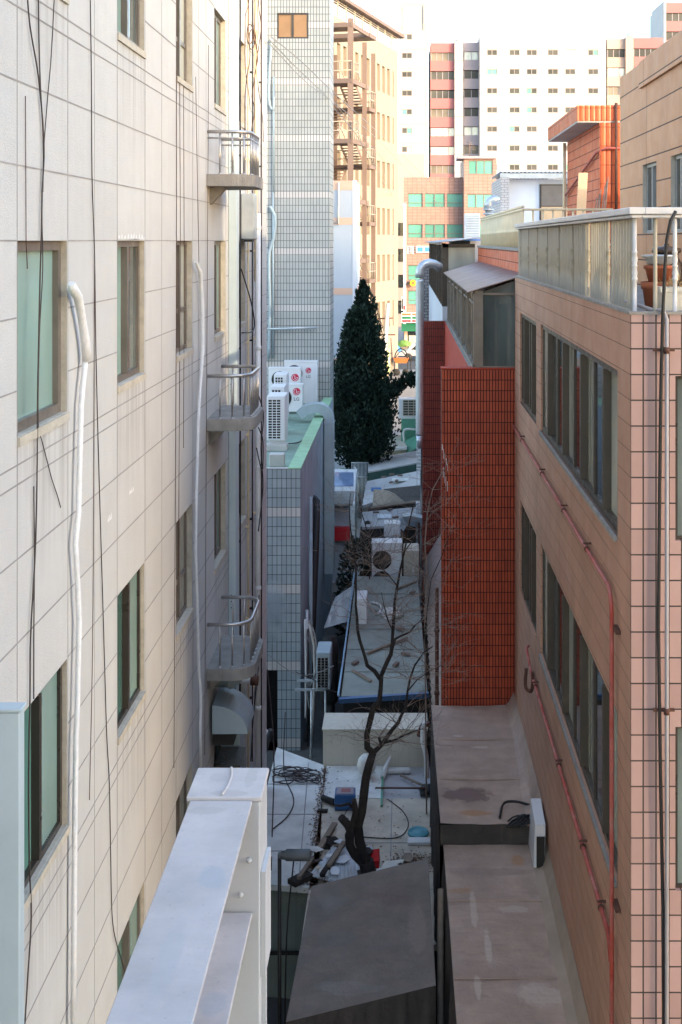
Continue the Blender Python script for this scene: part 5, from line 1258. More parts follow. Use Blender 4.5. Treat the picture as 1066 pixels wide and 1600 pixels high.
# green felt roof with blue gutter
s6 = thing('felt_roof_shed', 'shed with a mossy green felt roof and a blue gutter along its near edge', 'shed', (-.4, 32, G))
mb = MB(); vs, fs = sag_sheet(-1.40,.56,27.5,37.3,-10.30,16,40,.010,.02,14,(-1.44,.44)); mb.add(vs, fs, 0, True)
for y in (29,30.6,32.2,33.8,35.4): mb.box(-1.4,.5,y,y+.04,-10.285,-10.272,0)
rf6 = mb.build('roof', [m_greenroof], s6)
mb = MB(); mb.hexa([(-1.45,27.36,-10.42),(.60,27.36,-10.30),(.60,27.5,-10.30),(-1.45,27.5,-10.42),(-1.45,27.30,-10.30),(.60,27.30,-10.16),(.60,27.5,-10.2),(-1.45,27.5,-10.32)]); mb.build('gutter', m_blue_trim, s6)
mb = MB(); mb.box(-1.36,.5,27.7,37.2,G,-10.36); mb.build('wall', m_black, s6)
mb = MB(); mb.tube([(-1.46,27.4,-10.25),(-1.47,32,-10.23),(-1.50,37.3,-10.2)], .024, 8); mb.build('roof_pipe', m_blue_pipe, s6)
t = thing('air_conditioner', 'single small white outdoor unit standing on the mossy green roof', 'air conditioner', (-1.1, 32.8, -10.29))
mb = MB(); mb.hexa([(-1.20,32.6,-10.28),(-.98,32.6,-10.28),(-.93,33.4,-10.28),(-1.2,33.4,-10.28),(-1.28,32.6,-9.62),(-.98,32.6,-9.60),(-.98,33.4,-9.60),(-1.3,33.4,-9.62)]); mb.build('case', m_acwhite, t)
mb = MB()
for k in range(8): mb.box(-1.2,-1.03,32.585,32.598,-10.1+.035*k,-10.085+.035*k)
mb.build('grille', m_grille, t)
def lump(name, c, r, mat, label, cat, seed=1, parent=None):
    random.seed(seed); vs = []; fs = []; n, m_ = 14, 7; q = [random.uniform(0,6) for _ in range(4)]
    for j in range(m_+1):
        th_ = math.pi*.5*j/m_
        for i in range(n):
            a = 2*math.pi*i/n; k = 1+.22*math.sin(3*a+q[0]+j)+.15*math.sin(5*a+q[1]-j*1.3)
            vs.append((c[0]+r[0]*k*math.cos(th_)*math.cos(a), c[1]+r[1]*k*math.cos(th_)*math.sin(a), c[2]+r[2]*(math.sin(th_)+.08*math.sin(4*a+j))))
    for j in range(m_):
        for i in range(n): fs.append((j*n+i, j*n+(i+1)%n, (j+1)*n+(i+1)%n, (j+1)*n+i))
    return MB().add(vs, fs, 0, True).build(name, mat, parent, label=label, cat=cat)
lump('plastic_bag', (-.32,33.4,-10.29), (.28,.34,.2), m_bag, 'crumpled white plastic bag on the mossy green roof', 'bag', 4)
d = MB(); d.tube([(-.95,33.2,-9.9),(-.75,33.4,-10.26),(-.62,33.8,-10.26),(-.68,34.3,-10.26),(-.9,34.5,-10.26)], .03, 7); d.build('white_hose', m_white_pvc, label='short white hose beside the small unit on the green roof', cat='hose')
random.seed(8); mb = MB(); vs, fs = bil((-2.25,34.5,-11.0),(-1.55,34.5,-10.8),(-1.5,37.5,-10.6),(-2.1,37.5,-11.0),14,14,.05,3); mb.add(vs, fs, 0, False)
mb.build('plastic_sheet', m_bag, label='crumpled pale plastic sheet in the gap left of the green roof', cat='plastic sheet')
# big twin fan unit and its neighbour
ac_front('large beige white outdoor unit with two stacked fans behind the green roof', PX(581,38), PX(628,38), 38.0, -11.0, 1.55, [(PX(597,38),-9.98,.30),(PX(597,38),-10.62,.30)], None, None, .6)
for o in list(COL.objects):
    pass
t = thing('control_cabinet', 'tall beige metal cabinet right of the twin fan unit', 'cabinet', (.26, 37.6, G))
mb = MB(); mb.cbox(PX(631,37.5),PX(655,37.5),37.5,38.4,G,-9.55,.02); mb.build('case', m_acbeige, t)
mb = MB(); mb.box(.28,.34,37.48,37.499,-10.3,-10.05); mb.box(.28,.36,37.48,37.499,-10.5,-10.4); mb.build('hatch', m_rail_white, t)
d = MB(); d.tube([(.22,37.3,-11.0),(.3,36.9,-11.3),(.5,36.6,-11.35),(.62,36.4,-11.3)], .05, 8); d.build('hose', m_white_pvc, t)

# clutter on the flat panel roof (height -11)
Z0 = -10.995
t = thing('plastic_crate', 'blue plastic crate with pale top lying on the roof panels', 'crate', (-1.1, 24.0, Z0))
def crate(x0, x1, y0, y1, z0, h):
    b = MB(); b.cbox(x0,x1,y0,y1,z0,z0+h,.012)
    for k in range(6): b.box(x0+.04+(x1-x0-.08)*k/6, x0+.06+(x1-x0-.08)*k/6+.02, y0-.012, y0-.001, z0+.03, z0+h-.03)
    b.box(x0-.01,x1+.01,y0-.014,y1+.01,z0+h*.45,z0+h*.5); return b
crate(-1.32,-.93,23.45,23.8,Z0,.30).build('body', m_bluecrate, t)
mb = MB(); mb.box(-1.29,-.96,23.48,23.77,Z0+.301,Z0+.315,0); 
mb.box(-1.2,-1.02,23.55,23.7,Z0+.316,Z0+.319,1)
mb.build('lid', [m_aptgrey, m_aptpink], t)
mb = MB(); mb.tube([(-1.58,23.85,Z0+.07),(-1.33,23.65,Z0+.07)], .06, 9); mb.build('rubber_roll', m_black, label='short black rubber roll leaning at the left of the blue crate', cat='roll')
gl = MB(); gl.lathe((PX(573,24.9),24.9,Z0), [(.06,0),(.07,.05),(.10,.06),(.165,.14),(.20,.26),(.165,.39),(.10,.46),(0,.48)], 20); gl.build('globe_lamp', m_globe, label='milky white globe resting on the roof behind the tree trunk', cat='lamp globe')
th_ = thing('hose_coil', 'flat teal hose coil lying on a pale tray near the brown shed', 'hose', (.28, 22.2, Z0))
mb = MB(); 
for k in range(6): mb.tube([(.28+(.06+.024*k)*math.cos(a), 22.55+(.06+.024*k)*1.1*math.sin(a), Z0+.03) for a in [2*math.pi*q/24 for q in range(25)]], .013, 6)
mb.lathe((.28,22.55,Z0), [(.2,0),(.2,.018),(.05,.05),(0,.05)], 20); mb.build('coil', m_teal, th_)
mb = MB(); mb.cbox(.08,.52,22.1,22.3,Z0,Z0+.06,.01); mb.build('plastic_tray', m_rail_white, label='narrow white tray in front of the teal hose coil', cat='tray')
mb = MB(); mb.tube([(-.55,24.3,Z0+.06),(.45,24.15,Z0+.12)], .018, 6, 0); mb.build('broom_handle', m_rust, label='dark reddish pole lying across the grey roof panel', cat='pole')
mb = MB(); mb.tube([(-.05,24.9,Z0+.05),(.42,24.3,Z0+.1)], .025, 6, 0); mb.build('wooden_stick', m_wood, label='weathered stick crossing the reddish pole on the roof', cat='stick')
lump('plastic_bag', (.48,24.25,Z0), (.16,.2,.14), m_black, 'dark crumpled bag at the edge of the brown shed side', 'bag', 7)
mb = MB(); mb.cbox(-.35,.15,25.1,25.25,Z0-.02,Z0+.07,.02); mb.build('foam_strip', m_slab, label='pale foam strip lying at the foot of the beige wall', cat='strip')
mb = MB(); mb.tube([(-.42,24.85,Z0+.02),(-.36,25.1,Z0+.1),(-.26,25.3,Z0+.26)], [.05,.06,.03], 7); mb.build('bent_horn', m_slab, label='curved pale scrap standing beside the green batten', cat='scrap')
d = MB(); d.tube([(-.75,22.4,Z0+.01),(-.2,22.35,Z0+.01),(.0,22.5,Z0+.01),(.1,22.9,Z0+.01),(.0,23.4,Z0+.01),(-.3,23.9,Z0+.02)], .01, 5); d.build('looped_cable', m_wire, label='thin dark cable looped across the roof panels right of the trunk', cat='cable')
def plank(p, q, w_, th, label, mat=None):
    a, b = Vector(p), Vector(q); dd = (b-a).normalized(); s_ = Vector((-dd.y, dd.x, 0)).normalized()*w_/2; up = Vector((0,0,th))
    m_ = MB().hexa([tuple(v) for v in (a-s_, a+s_, b+s_, b-s_, a-s_+up, a+s_+up, b+s_+up, b-s_+up)]); return m_.build('timber_plank', mat or m_wood, label=label, cat='plank')
plank((-1.50,21.75,-10.9),(-1.28,22.8,-10.95),.10,.05,'long pale plank lying along the gutter between the two slab roofs')
plank((-1.78,20.75,-10.9),(-1.60,21.45,-10.92),.07,.05,'short plank in front of the corrugated scrap beside the floodlight')
plank((-1.38,20.75,-10.86),(-1.14,21.55,-10.84),.09,.06,'dark weathered plank on top of the corrugated sheets', m_bark)
plank((-1.28,20.95,-10.80),(-1.05,21.75,-10.78),.08,.05,'brown plank lying crosswise on the corrugated sheets')
plank((-1.9,20.7,-10.98),(-1.62,21.0,-10.98),.2,.08,'broken dark board below the floodlight', m_bark)
cs = MB(); cs.corrugated((-1.62,20.95,-10.93), (.50,-.25,.0), (.35,.95,.02), 60, .06, .012, (0,0,1)); cs.build('corrugated_sheet', m_corr, label='pale corrugated sheet lying left of the tree trunk under the planks', cat='metal sheet')
cs = MB(); cs.corrugated((-1.22,20.6,-10.90), (.75,.05,.0), (-.08,1.2,.02), 80, .065, .012, (0,0,1)); cs.build('corrugated_sheet', m_corr, label='larger corrugated sheet against the foot of the tree trunk', cat='metal sheet')
lump('stone_lump', (-1.32,22.1,Z0), (.17,.17,.15), m_bark, 'dark lump of rubble beside the long pale plank', 'rubble', 9)
mb = MB(); mb.hexa([(-.58,21.3,Z0),(-.42,21.3,Z0),(-.41,21.6,Z0),(-.60,21.6,Z0),(-.57,21.32,Z0+.10),(-.43,21.33,Z0+.12),(-.42,21.6,Z0+.2),(-.59,21.6,Z0+.17)]); mb.build('red_cloth', m_ragred, label='bright red cloth scrap at the foot of the trunk', cat='cloth')
mb = MB(); mb.hexa([(-.42,21.1,Z0),(-.05,21.15,Z0),(.02,21.5,Z0),(-.32,21.45,Z0),(-.42,21.1,Z0+.05),(-.05,21.15,Z0+.04),(.02,21.5,Z0+.06),(-.32,21.45,Z0+.05)]); mb.build('foam_sheet', m_planter, label='white foam sheet tucked at the edge of the dark tarpaulin', cat='sheet')
random.seed(31); mb = MB()
for k in range(1500):
    if k < 560: x, y = random.gauss(-1.63,.05), random.uniform(20.7,25.4)
    elif k < 1000: x, y = random.gauss(.2,.2), random.gauss(21.5,.15)
    elif k < 1300: x, y = random.gauss(-1.25,.25), random.gauss(20.8,.5)
    else: x, y = random.uniform(-1.55,.5), random.uniform(19.5,25.3)
    if y > 25.35 or x > .52: continue
    a = random.uniform(0,6.3); r = random.uniform(.012,.035); z = Z0+random.uniform(.004,.02)
    mb.add([(x+r*math.cos(a),y+r*math.sin(a),z),(x-.5*r*math.sin(a),y+.5*r*math.cos(a),z+.008),(x-r*math.cos(a),y-r*math.sin(a),z),(x+.5*r*math.sin(a),y-.5*r*math.cos(a),z+.004)],[(0,1,2,3)])
mb.build('fallen_leaves', m_leafdry, kind='stuff', label='scattered dry leaves and grit on the shed roofs', cat='leaves')

# =================================================================== roofs farther down the alley
def slabbox(mb, A, B, C, D, th, mat=0):
    mb.hexa([(*A[:2],A[2]-th),(*B[:2],B[2]-th),(*C[:2],C[2]-th),(*D[:2],D[2]-th),A,B,C,D], mat)
def roofshed(label, q, d, th=.1, wallmat=None, roofmat=None, name='shed'):
    """q: four photo points (near-left, near-right, far-right, far-left) with their distances"""
    pts = [P(x, y, dd) for (x, y), dd in zip(q, d)]
    c = Vector(pts[0]).lerp(Vector(pts[2]), .5); t = thing(name, label, 'shed', (c.x, c.y, gz(c.y)))
    mb = MB(); slabbox(mb, *pts, th); mb.build('roof', roofmat or m_greyroof, t)
    mb = MB(); w_ = [(p[0]*.96+c.x*.04, p[1]*.98+c.y*.02) for p in pts]
    mb.hexa([(*a, gz(c.y)) for a in w_] + [(*a, p[2]-th-.002) for a, p in zip(w_, pts)]); mb.build('wall', wallmat or m_metalwall, t)
    return t, pts
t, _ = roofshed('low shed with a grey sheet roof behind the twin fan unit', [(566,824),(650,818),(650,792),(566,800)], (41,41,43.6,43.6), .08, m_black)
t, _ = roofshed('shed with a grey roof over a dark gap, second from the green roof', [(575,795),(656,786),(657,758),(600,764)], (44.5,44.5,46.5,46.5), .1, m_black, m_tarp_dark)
mb = MB(); pts = [P(582,793,44.3),P(634,786,44.3)] + [P(626,780,44.32),P(618,773,44.35),P(608,768,44.4),P(598,766,44.45),P(584,765,44.5)]
mb.prism(pts, (0,.08,0)); mb.build('curved_sheet', m_slab_tan, label='cream sheet with a curved edge propped on the roofs behind the tree', cat='panel')
t, _ = roofshed('shed with a broad grey roof below the green fascia', [(566,790),(657,762),(657,735),(573,752)], (47.5,47.5,51,51), .12, m_metalwall)
t, pts = roofshed('shed with a grey roof and a dark green fascia near the evergreen', [(575,737),(657,722),(657,703),(577,718)], (52,52,56,56), .1, m_green_dark)
mb = MB(); a, b = P(575,752,51.95), P(657,737,51.95); c, d = P(657,724,51.95), P(575,739.5,51.95); mb.prism([a,b,c,d], (0,.05,0)); mb.build('fascia', m_green_dark, t)
ct = MB(); ct.cbox(PX(600,40),PX(626,40),40,40.5,-9.75,-9.3,.02); ct.box(PX(600,40)+.05,PX(626,40)-.05,40.02,40.4,-13,-9.752); ct.build('carton', m_acwhite, label='white carton on a stand left of the metal duct elbow', cat='carton')
de = thing('duct_elbow', 'short galvanised duct hood right of the white carton', 'duct', (.3, 41, G))
mb = MB(); mb.rtube([P(625,822,40.5),P(632,812,40.7),P(640,811,41),P(664,816,41.4)], .5, .34, (0,1,0)); mb.build('hood', m_galv, de)
mb = MB(); mb.box(.05,.12,40.7,40.8,G,-9.5); mb.box(.5,.57,40.9,41,G,-9.5); mb.build('support', m_rust, de)
bh = thing('cream_cottage', 'small cream walled house with one tiny window under the evergreen', 'house', (-.3, 60, gz(60)))
mb = MB(); body(mb, PX(572,60), PX(634,60), 60, 64, gz(60), PH(700,60)); mb.build('wall', m_beige_wall, bh)
mb = MB(); mb.box(PX(603,60),PX(612,60),59.92,59.99,PH(719.5,60),PH(711,60),0); mb.box(PX(604.5,60),PX(610.5,60),59.9,59.919,PH(718,60),PH(713,60),1); mb.build('window', [m_rail_white, m_glass_dark], bh)
mb = MB(); slabbox(mb, P(570,703,59.5),P(636,699,59.5),P(636,692,63),P(570,694,63), .12); mb.build('roof', m_slab, bh)
gh = thing('green_shed', 'green sheet metal shed with a white pipe and sloping awning', 'shed', (.9, 63, gz(63)))
mb = MB(); body(mb, PX(627,62), PX(660,62), 62, 66, gz(62), PH(655,62)); mb.build('wall', m_green_mid, gh)
mb = MB(); mb.tube([P(632,692,61.8),P(632,672,61.8),P(650,671,61.8)], .06, 8); mb.build('wall_pipe', m_rail_white, gh)
mb = MB(); slabbox(mb, P(626,713,59.8), P(660,695,59.8), P(660,676,61.9), P(622,693,61.9), .06); mb.build('awning', m_green_mid, gh)
t = thing('air_conditioner', 'outdoor unit with a dark square grille on top of the green shed', 'air conditioner', (.2, 62.5, PH(655,62)))
mb = MB(); mb.cbox(PX(623,62),PX(656,62),62.1,63,PH(655,62),PH(624,62),.02); mb.build('case', m_acwhite, t)
mb = MB(); mb.box(PX(630,62),PX(655,62),62.06,62.098,PH(649.5,62),PH(625.5,62)); mb.build('coil', m_fan, t)
mb = MB(); grid_face(mb, FY(62.058), PX(630,62),PX(655,62),PH(649.5,62),PH(625.5,62),3,6,.02,.014); mb.build('grille', m_acbeige, t)
# parked van and stall on the left, hazard board, railing
vn = thing('parked_van', 'white van parked nose towards the viewer beside the tall duct', 'van', (-2.3, 51, G+.2))
mb = MB(); x0, x1 = -2.95, PX(555,49); z_ = lambda y: PH(y, 49)
mb.prism([(x0,48.9,-12.2),(x0,48.9,-10.6),(x0,49.3,-10.0),(x0,50.45,-9.62),(x0,51.0,-9.58),(x0,51.1,-12.2)], (x1-x0,0,0)); mb.build('body', m_vanwhite, vn)
mb = MB(); mb.hexa([(x0+.08,49.36,-9.975),(x1-.08,49.36,-9.975),(x1-.12,50.43,-9.622),(x0+.12,50.43,-9.622),(x0+.08,49.35,-9.955),(x1-.08,49.35,-9.955),(x1-.12,50.42,-9.602),(x0+.12,50.42,-9.602)]); mb.build('windscreen', GLASS('sky_tinted_glass', (.20,.27,.42), .05), vn)
mb = MB(); mb.box(x0+.05,x1-.05,48.8,48.9,-12.1,-11.85); mb.build('bumper', m_dark_alu, vn)
for q in (49.4, 50.6):
    mb = MB(); mb.lathe((x1-.1,q,-12.62), [(.33,-.1),(.35,-.05),(.35,.05),(.33,.1)], 16, 0, True, 'x'); mb.build('wheel', m_black, vn)
kt = thing('market_stall', 'pale blue panelled stall with grey awning and red base', 'stall', (-2.2, 46, G))
mb = MB(); body(mb, -3.0, PX(546,46), 46, 47, G, PH(783,46)); mb.build('wall', m_bluewhite, kt)
mb = MB(); slabbox(mb, (-3.0,45.5,PH(787,45.5)), (PX(551,45.5),45.5,PH(787,45.5)), (PX(551,45.5),47.4,PH(779,46)), (-3.0,47.4,PH(779,46)), .08); mb.build('awning', m_conc, kt)
mb = MB(); mb.box(-3.0,PX(547,45.9),45.7,45.98,PH(842,46),PH(822,46)); mb.build('base_board', m_sign_red, kt)
hb = MB(); hb.box(PX(532,57),PX(550,57),57,57.05,PH(741,57),PH(732,57),0)
for k in range(4): x = PX(533+4.4*k,57); hb.add([(x,56.995,PH(741,57)),(x+.08,56.995,PH(741,57)),(x+.17,56.995,PH(732,57)),(x+.09,56.995,PH(732,57))],[(0,1,2,3)],1)
hb.box(PX(533,57),PX(535,57),57.06,57.1,gz(57),PH(741,57),2); hb.box(PX(547,57),PX(549,57),57.06,57.1,gz(57),PH(741,57),2)
hb.build('hazard_board', [m_lime, m_black, m_galv], label='lime and black striped hazard board behind the white van', cat='hazard board')
fr = thing('metal_railing', 'grey vertical bar railing under the evergreen tree', 'railing', (-1.6, 53.5, gz(53)))
mb = MB()
for k in range(13): x = PX(550,53.5)+.06*k; mb.tube([(x,53.5,gz(53)),(x,53.5,PH(722,53.5))], .012, 5)
mb.build('bars', m_galv, fr)
mb = MB()
for y in (723,745): mb.tube([P(549,y,53.5),P(576,y,53.5)], .02, 5)
mb.build('rail', m_galv, fr)
# lean-to roof between the two red blocks
lt = thing('lean_to', 'brown sheet lean-to roof in the recess between the two red tiled walls', 'lean-to', (1.0, 31, G))
mb = MB(); mb.corrugated((.62,24.1,-10.0), (0,13.6,0), (.68,0,1.1), 180, .45, .02, (-1,0,.7), .02); mb.build('roof', m_rustroof, lt)
mb = MB(); mb.box(.66,1.28,24.2,37.6,G,-10.1); mb.build('wall', m_tarp_dark, lt)

# far street: pole, car, cart, tarps
up = thing('utility_pole', 'leaning concrete utility pole in front of the tan block', 'utility pole', (PX(597,85), 85, gz(85)))
mb = MB(); mb.tube([P(594,655,85),P(600,560,85),P(606.5,474,85)], [.2,.18,.14], 10); mb.build('pole', m_conc_light, up)
mb = MB(); mb.tube([P(590,498,85),P(614,497,85)], .05, 6); mb.tube([P(592,523,85),P(618,523,85)], .05, 6); mb.tube([P(596,530,84.8),P(600,545,84.8)], .14, 8); mb.tube([P(611,528,85),P(613,560,85)],.03,5); mb.build('crossarm', m_rust, up)
d = MB()
for k, (x, y) in enumerate(((560,430),(548,380),(575,470))): d.tube([P(598+2*k,535-6*k,85), P(590-8*k,480-20*k,84), P(x,y,82)], .03, 4)
d.tube([P(600,548,85),P(612,552,95),P(630,545,112)], .03, 4); d.build('service_wire', m_wire, up)
mb = MB(); mb.tube([P(606,585,86),P(606,545,86)], .16, 8); mb.build('yellow_post', m_yellowpost, label='pale yellow green post beside the utility pole', cat='post')
cr = thing('silver_car', 'silver car crossing the far street behind the orange cart', 'car', (PX(636,108), 108, gz(108)))
gx, gg = PX(622,108), gz(108)+.01
prof = [(0,.45),(.05,.75),(.9,.85),(1.5,1.4),(2.9,1.42),(3.7,.95),(4.3,.88),(4.4,.45)]
mb = MB(); mb.prism([(gx+x,107.1,gg+.05+z) for x, z in prof][::-1], (0,1.7,0)); mb.build('body', m_car, cr)
mb = MB(); mb.prism([(gx+x,107.08,gg+.05+z) for x, z in ((1.15,.92),(1.62,1.33),(2.8,1.35),(3.45,.97))][::-1], (0,.015,0)); mb.build('window', m_glass_dark, cr)
for q in (.9, 3.5):
    mb = MB(); mb.lathe((gx+q,107.25,gg+.34), [(.2,0),(.34,.02),(.34,.2),(.2,.22)], 14, 0, True, 'y'); mb.build('wheel', m_black, cr)
oc = thing('orange_cart', 'orange two wheeled cart with a round black frame in the far street', 'cart', (PX(627,96), 96, gz(96)))
c0 = P(627,562,96); gq = gz(96)
mb = MB(); mb.hexa([(c0[0]-.45,95.7,c0[2]-.25),(c0[0]+.45,95.7,c0[2]-.25),(c0[0]+.45,96.4,c0[2]-.25),(c0[0]-.45,96.4,c0[2]-.25),(c0[0]-.62,95.6,c0[2]+.15),(c0[0]+.6,95.6,c0[2]+.15),(c0[0]+.6,96.5,c0[2]+.15),(c0[0]-.62,96.5,c0[2]+.15)]); mb.build('tub', m_sign_orange, oc)
mb = MB(); mb.tube([(c0[0]+.5*math.cos(a),95.6,c0[2]+.15+.75*math.sin(a)) for a in [math.pi*k/14 for k in range(15)]], .05, 6); mb.tube([(c0[0]-.5,95.6,c0[2]+.15),(c0[0],95.6,c0[2]+.7),(c0[0]+.5,95.6,c0[2]+.15)], .035, 5)
for q in (-.5,.5,.75): mb.tube([(c0[0]+q,95.7,c0[2]),(c0[0]+q*1.05,95.7,gq)], .04, 5)
mb.build('frame', m_black, oc)
for q in (-.35,.35):
    mb = MB(); mb.lathe((c0[0]+q,95.6,gq+.27), [(.2,0),(.27,.02),(.27,.1),(.2,.12)], 14, 0, True, 'y'); mb.build('wheel', m_black, oc)
lump('tarpaulin_heap', (PX(616,104),104,PH(549,104)), (.5,.5,.75), m_sign_blue, 'small blue covered heap at the foot of the tan block', 'tarpaulin', 3)
mb = MB(); mb.cbox(PX(611,104),PX(621,104),103.6,104.4,gz(104),PH(549,104)-.002,.05); mb.build('crate', m_bluecrate, label='dark crate under the blue covered heap', cat='crate')
lump('green_heap', (PX(631,113),113,PH(541,113)), (.75,.4,.55), m_lime, 'bright green covered heap in front of the shop', 'tarpaulin', 5)
mb = MB(); mb.cbox(PX(626,113),PX(637,113),112.7,113.3,gz(113)+.13,PH(541,113)-.002,.05); mb.build('crate', m_wood, label='wooden crate under the green covered heap', cat='crate')

# overhead wires
ow = [([(421,55,24),(470,95,34),(525,148,48),(600,215,80),(680,292,116)], .020),([(421,62,24),(470,112,34),(520,158,48),(600,228,80),(700,335,116)], .020),([(421,68,24),(480,130,36),(530,170,50),(610,262,80),(650,305,116)], .015),([(521,168,47),(560,215,62),(600,285,85),(632,330,117)], .022)]
for k, (pp, r) in enumerate(ow):
    d = MB(); d.tube([P(x, y, dd) for x, y, dd in pp], r*.75, 5); d.build('overhead_wire', m_wire_grey, label='thin overhead wires slanting from the left buildings to the pink shop building', cat='wire', group='overhead wires')

# =================================================================== evergreen
random.seed(17)
ev = thing('evergreen_tree', 'dark conical evergreen tree rising in the middle of the alley', 'tree', (PX(571,55), 55, gz(55)))
tx = PX(567, 55)
mb = MB(); mb.tube([(PX(567,55),55,gz(55)),(PX(569,55),55,-9),(tx,55,-6),(tx,55,-2.3)], [.26,.2,.14,.03], 8)
for k in range(40):
    h_ = random.uniform(-9.6,-3); a = random.uniform(0,6.28); L = .25+(-2.2-h_)*.17
    mb.tube([(tx,55,h_),(tx+L*.6*math.cos(a),55+L*.6*math.sin(a),h_+.1),(tx+L*math.cos(a),55+L*math.sin(a),h_+.35)], [.04,.025,.008], 4)
mb.build('trunk', m_bark, ev)
prof = [(440,1),(455,4),(470,10),(490,18),(515,25),(540,30),(565,36),(590,41),(620,45),(650,48),(675,48),(695,44),(712,34),(724,18)]
def rad(h_):
    y = 376 - h_*FPX/55
    for (a, ra), (b, rb) in zip(prof[:-1], prof[1:]):
        if a <= y <= b: return (ra+(rb-ra)*(y-a)/(b-a))*55/FPX
    return 0
def tuft(mb, c, dirv, L, n, mat):
    dv = Vector(dirv).normalized(); s0 = dv.orthogonal().normalized(); s1 = dv.cross(s0)
    for k in range(n):
        a = random.uniform(0,6.28); sp = random.uniform(.15,.75)
        q = (dv + (s0*math.cos(a)+s1*math.sin(a))*sp).normalized(); l = L*random.uniform(.6,1.2); wv = q.cross(Vector((random.uniform(-1,1),random.uniform(-1,1),random.uniform(-1,1)))).normalized()*l*.16
        p = Vector(c); mb.add([tuple(p-wv*.5), tuple(p+wv*.5), tuple(p+q*l*.55+wv), tuple(p+q*l), tuple(p+q*l*.55-wv)], [(0,1,2,3,4)], mat)
mb = MB()
yb, yt = -10.1, -1.9
for k in range(3200):                      # inner growth, its shade painted in with the darkest leaf colour
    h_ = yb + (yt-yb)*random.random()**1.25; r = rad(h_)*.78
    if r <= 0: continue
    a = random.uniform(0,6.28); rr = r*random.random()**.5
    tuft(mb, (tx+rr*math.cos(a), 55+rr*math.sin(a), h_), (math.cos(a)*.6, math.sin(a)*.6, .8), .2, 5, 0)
def flame(c, out, rx, rz, n, lit_share):          # one upswept flame-shaped clump of sprays
    o = Vector(out).normalized()
    for k in range(n):
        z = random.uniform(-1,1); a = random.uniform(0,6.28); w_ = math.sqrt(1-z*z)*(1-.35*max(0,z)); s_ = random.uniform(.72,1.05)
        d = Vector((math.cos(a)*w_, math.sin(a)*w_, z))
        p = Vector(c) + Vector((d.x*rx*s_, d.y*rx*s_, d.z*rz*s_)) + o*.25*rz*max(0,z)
        lit = d.dot(o)*.5 + z*.5  # outward and upper sprays get paler leaf colours, light painted in
        tuft(mb, p, d*.5 + o*.35 + Vector((0,0,.8)), .15, 5, (2 if random.random() < lit_share else 1) if lit > .25 and random.random() < .75 else (1 if random.random() < .25 else 0))
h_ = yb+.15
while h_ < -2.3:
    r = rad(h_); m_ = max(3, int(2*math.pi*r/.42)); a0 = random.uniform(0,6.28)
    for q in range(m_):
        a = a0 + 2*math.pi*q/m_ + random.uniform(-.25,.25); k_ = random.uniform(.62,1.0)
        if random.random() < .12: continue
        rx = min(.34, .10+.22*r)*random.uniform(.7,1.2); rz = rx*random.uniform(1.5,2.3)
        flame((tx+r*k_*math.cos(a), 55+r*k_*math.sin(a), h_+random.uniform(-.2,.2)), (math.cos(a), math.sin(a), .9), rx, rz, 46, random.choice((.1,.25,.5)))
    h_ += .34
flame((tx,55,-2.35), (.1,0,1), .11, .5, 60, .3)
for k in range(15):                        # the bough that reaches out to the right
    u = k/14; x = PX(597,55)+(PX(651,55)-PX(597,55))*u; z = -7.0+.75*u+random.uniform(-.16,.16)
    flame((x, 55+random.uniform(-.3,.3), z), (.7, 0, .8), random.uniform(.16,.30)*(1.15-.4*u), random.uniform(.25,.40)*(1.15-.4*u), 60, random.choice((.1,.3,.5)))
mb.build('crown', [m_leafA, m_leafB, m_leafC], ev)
# low dark bush below it
bs = thing('dark_bush', 'dark leafy bush in the gap before the twin fan unit', 'bush', (-1.35, 39, G)); mb = MB()
for k in range(1300):
    a, b = random.uniform(0,6.28), random.random(); h_ = -12.8+3.0*b; r = (.95*math.sqrt(max(0,1-(b*1.0-.3)**2*1.6)))*random.random()**.4
    tuft(mb, (-1.42+r*math.cos(a)*.8, 39.4+r*math.sin(a), h_), (math.cos(a),math.sin(a),.6), .15, 4, 1 if random.random() < .3 else 0)
mb.build('foliage', [m_leafA, m_leafB], bs)
mb = MB(); mb.tube([(-1.4,39.4,G),(-1.42,39.4,-11)], [.08,.04], 6); mb.build('stem', m_bark, bs)

# =================================================================== bare tree
random.seed(23)
bt = thing('bare_tree', 'bare forked dark tree growing through the shed roofs', 'tree', (PX(570,20.4), 20.4, G))
DT = 20.6
def tp(x, y, d=0): return P(x, y, DT+d)
mb = MB(); sk = []
def limb(px, r0, r1, dd=0, seg=9):
    n = len(px); pts = [tp(x, y, dd*i/(n-1) + random.uniform(-.05,.05)) for i, (x, y) in enumerate(px)]
    # refine with slight wobble
    out = []; rr = []
    for i in range(n-1):
        a, b = Vector(pts[i]), Vector(pts[i+1]); m_ = max(1, int((b-a).length/.16))
        for k in range(m_):
            f = k/m_; j = .012 if k else 0
            out.append(a.lerp(b, f)+Vector((random.uniform(-j,j),random.uniform(-j,j),random.uniform(-j,j)))); rr.append(r0+(r1-r0)*(i+f)/(n-1))
    out.append(Vector(pts[-1])); rr.append(r1)
    mb.tube(out, [q*.86*random.uniform(.90,1.10) for q in rr], seg); sk.append((out, rr)); return out, rr
mb.tube([(PX(575,20.6),20.6,G),tp(578,1400),tp(576,1362),tp(572,1345)], [.15,.14,.135,.13], 10)
limb([(578,1366),(568,1348),(555,1336),(547,1322),(545,1305),(551,1290),(556,1268),(553,1250)], .115, .05, -.2)
limb([(547,1318),(548,1300),(543,1288),(533,1277)], .085, .075, -.3)
limb([(576,1362),(574,1350),(568,1335),(562,1315),(560,1290),(566,1268),(569,1240),(572,1215),(577,1195),(583,1176)], .105, .072, 0)
limb([(556,1272),(551,1262),(545,1256),(532,1259),(522,1258)], .042, .016, -.5)
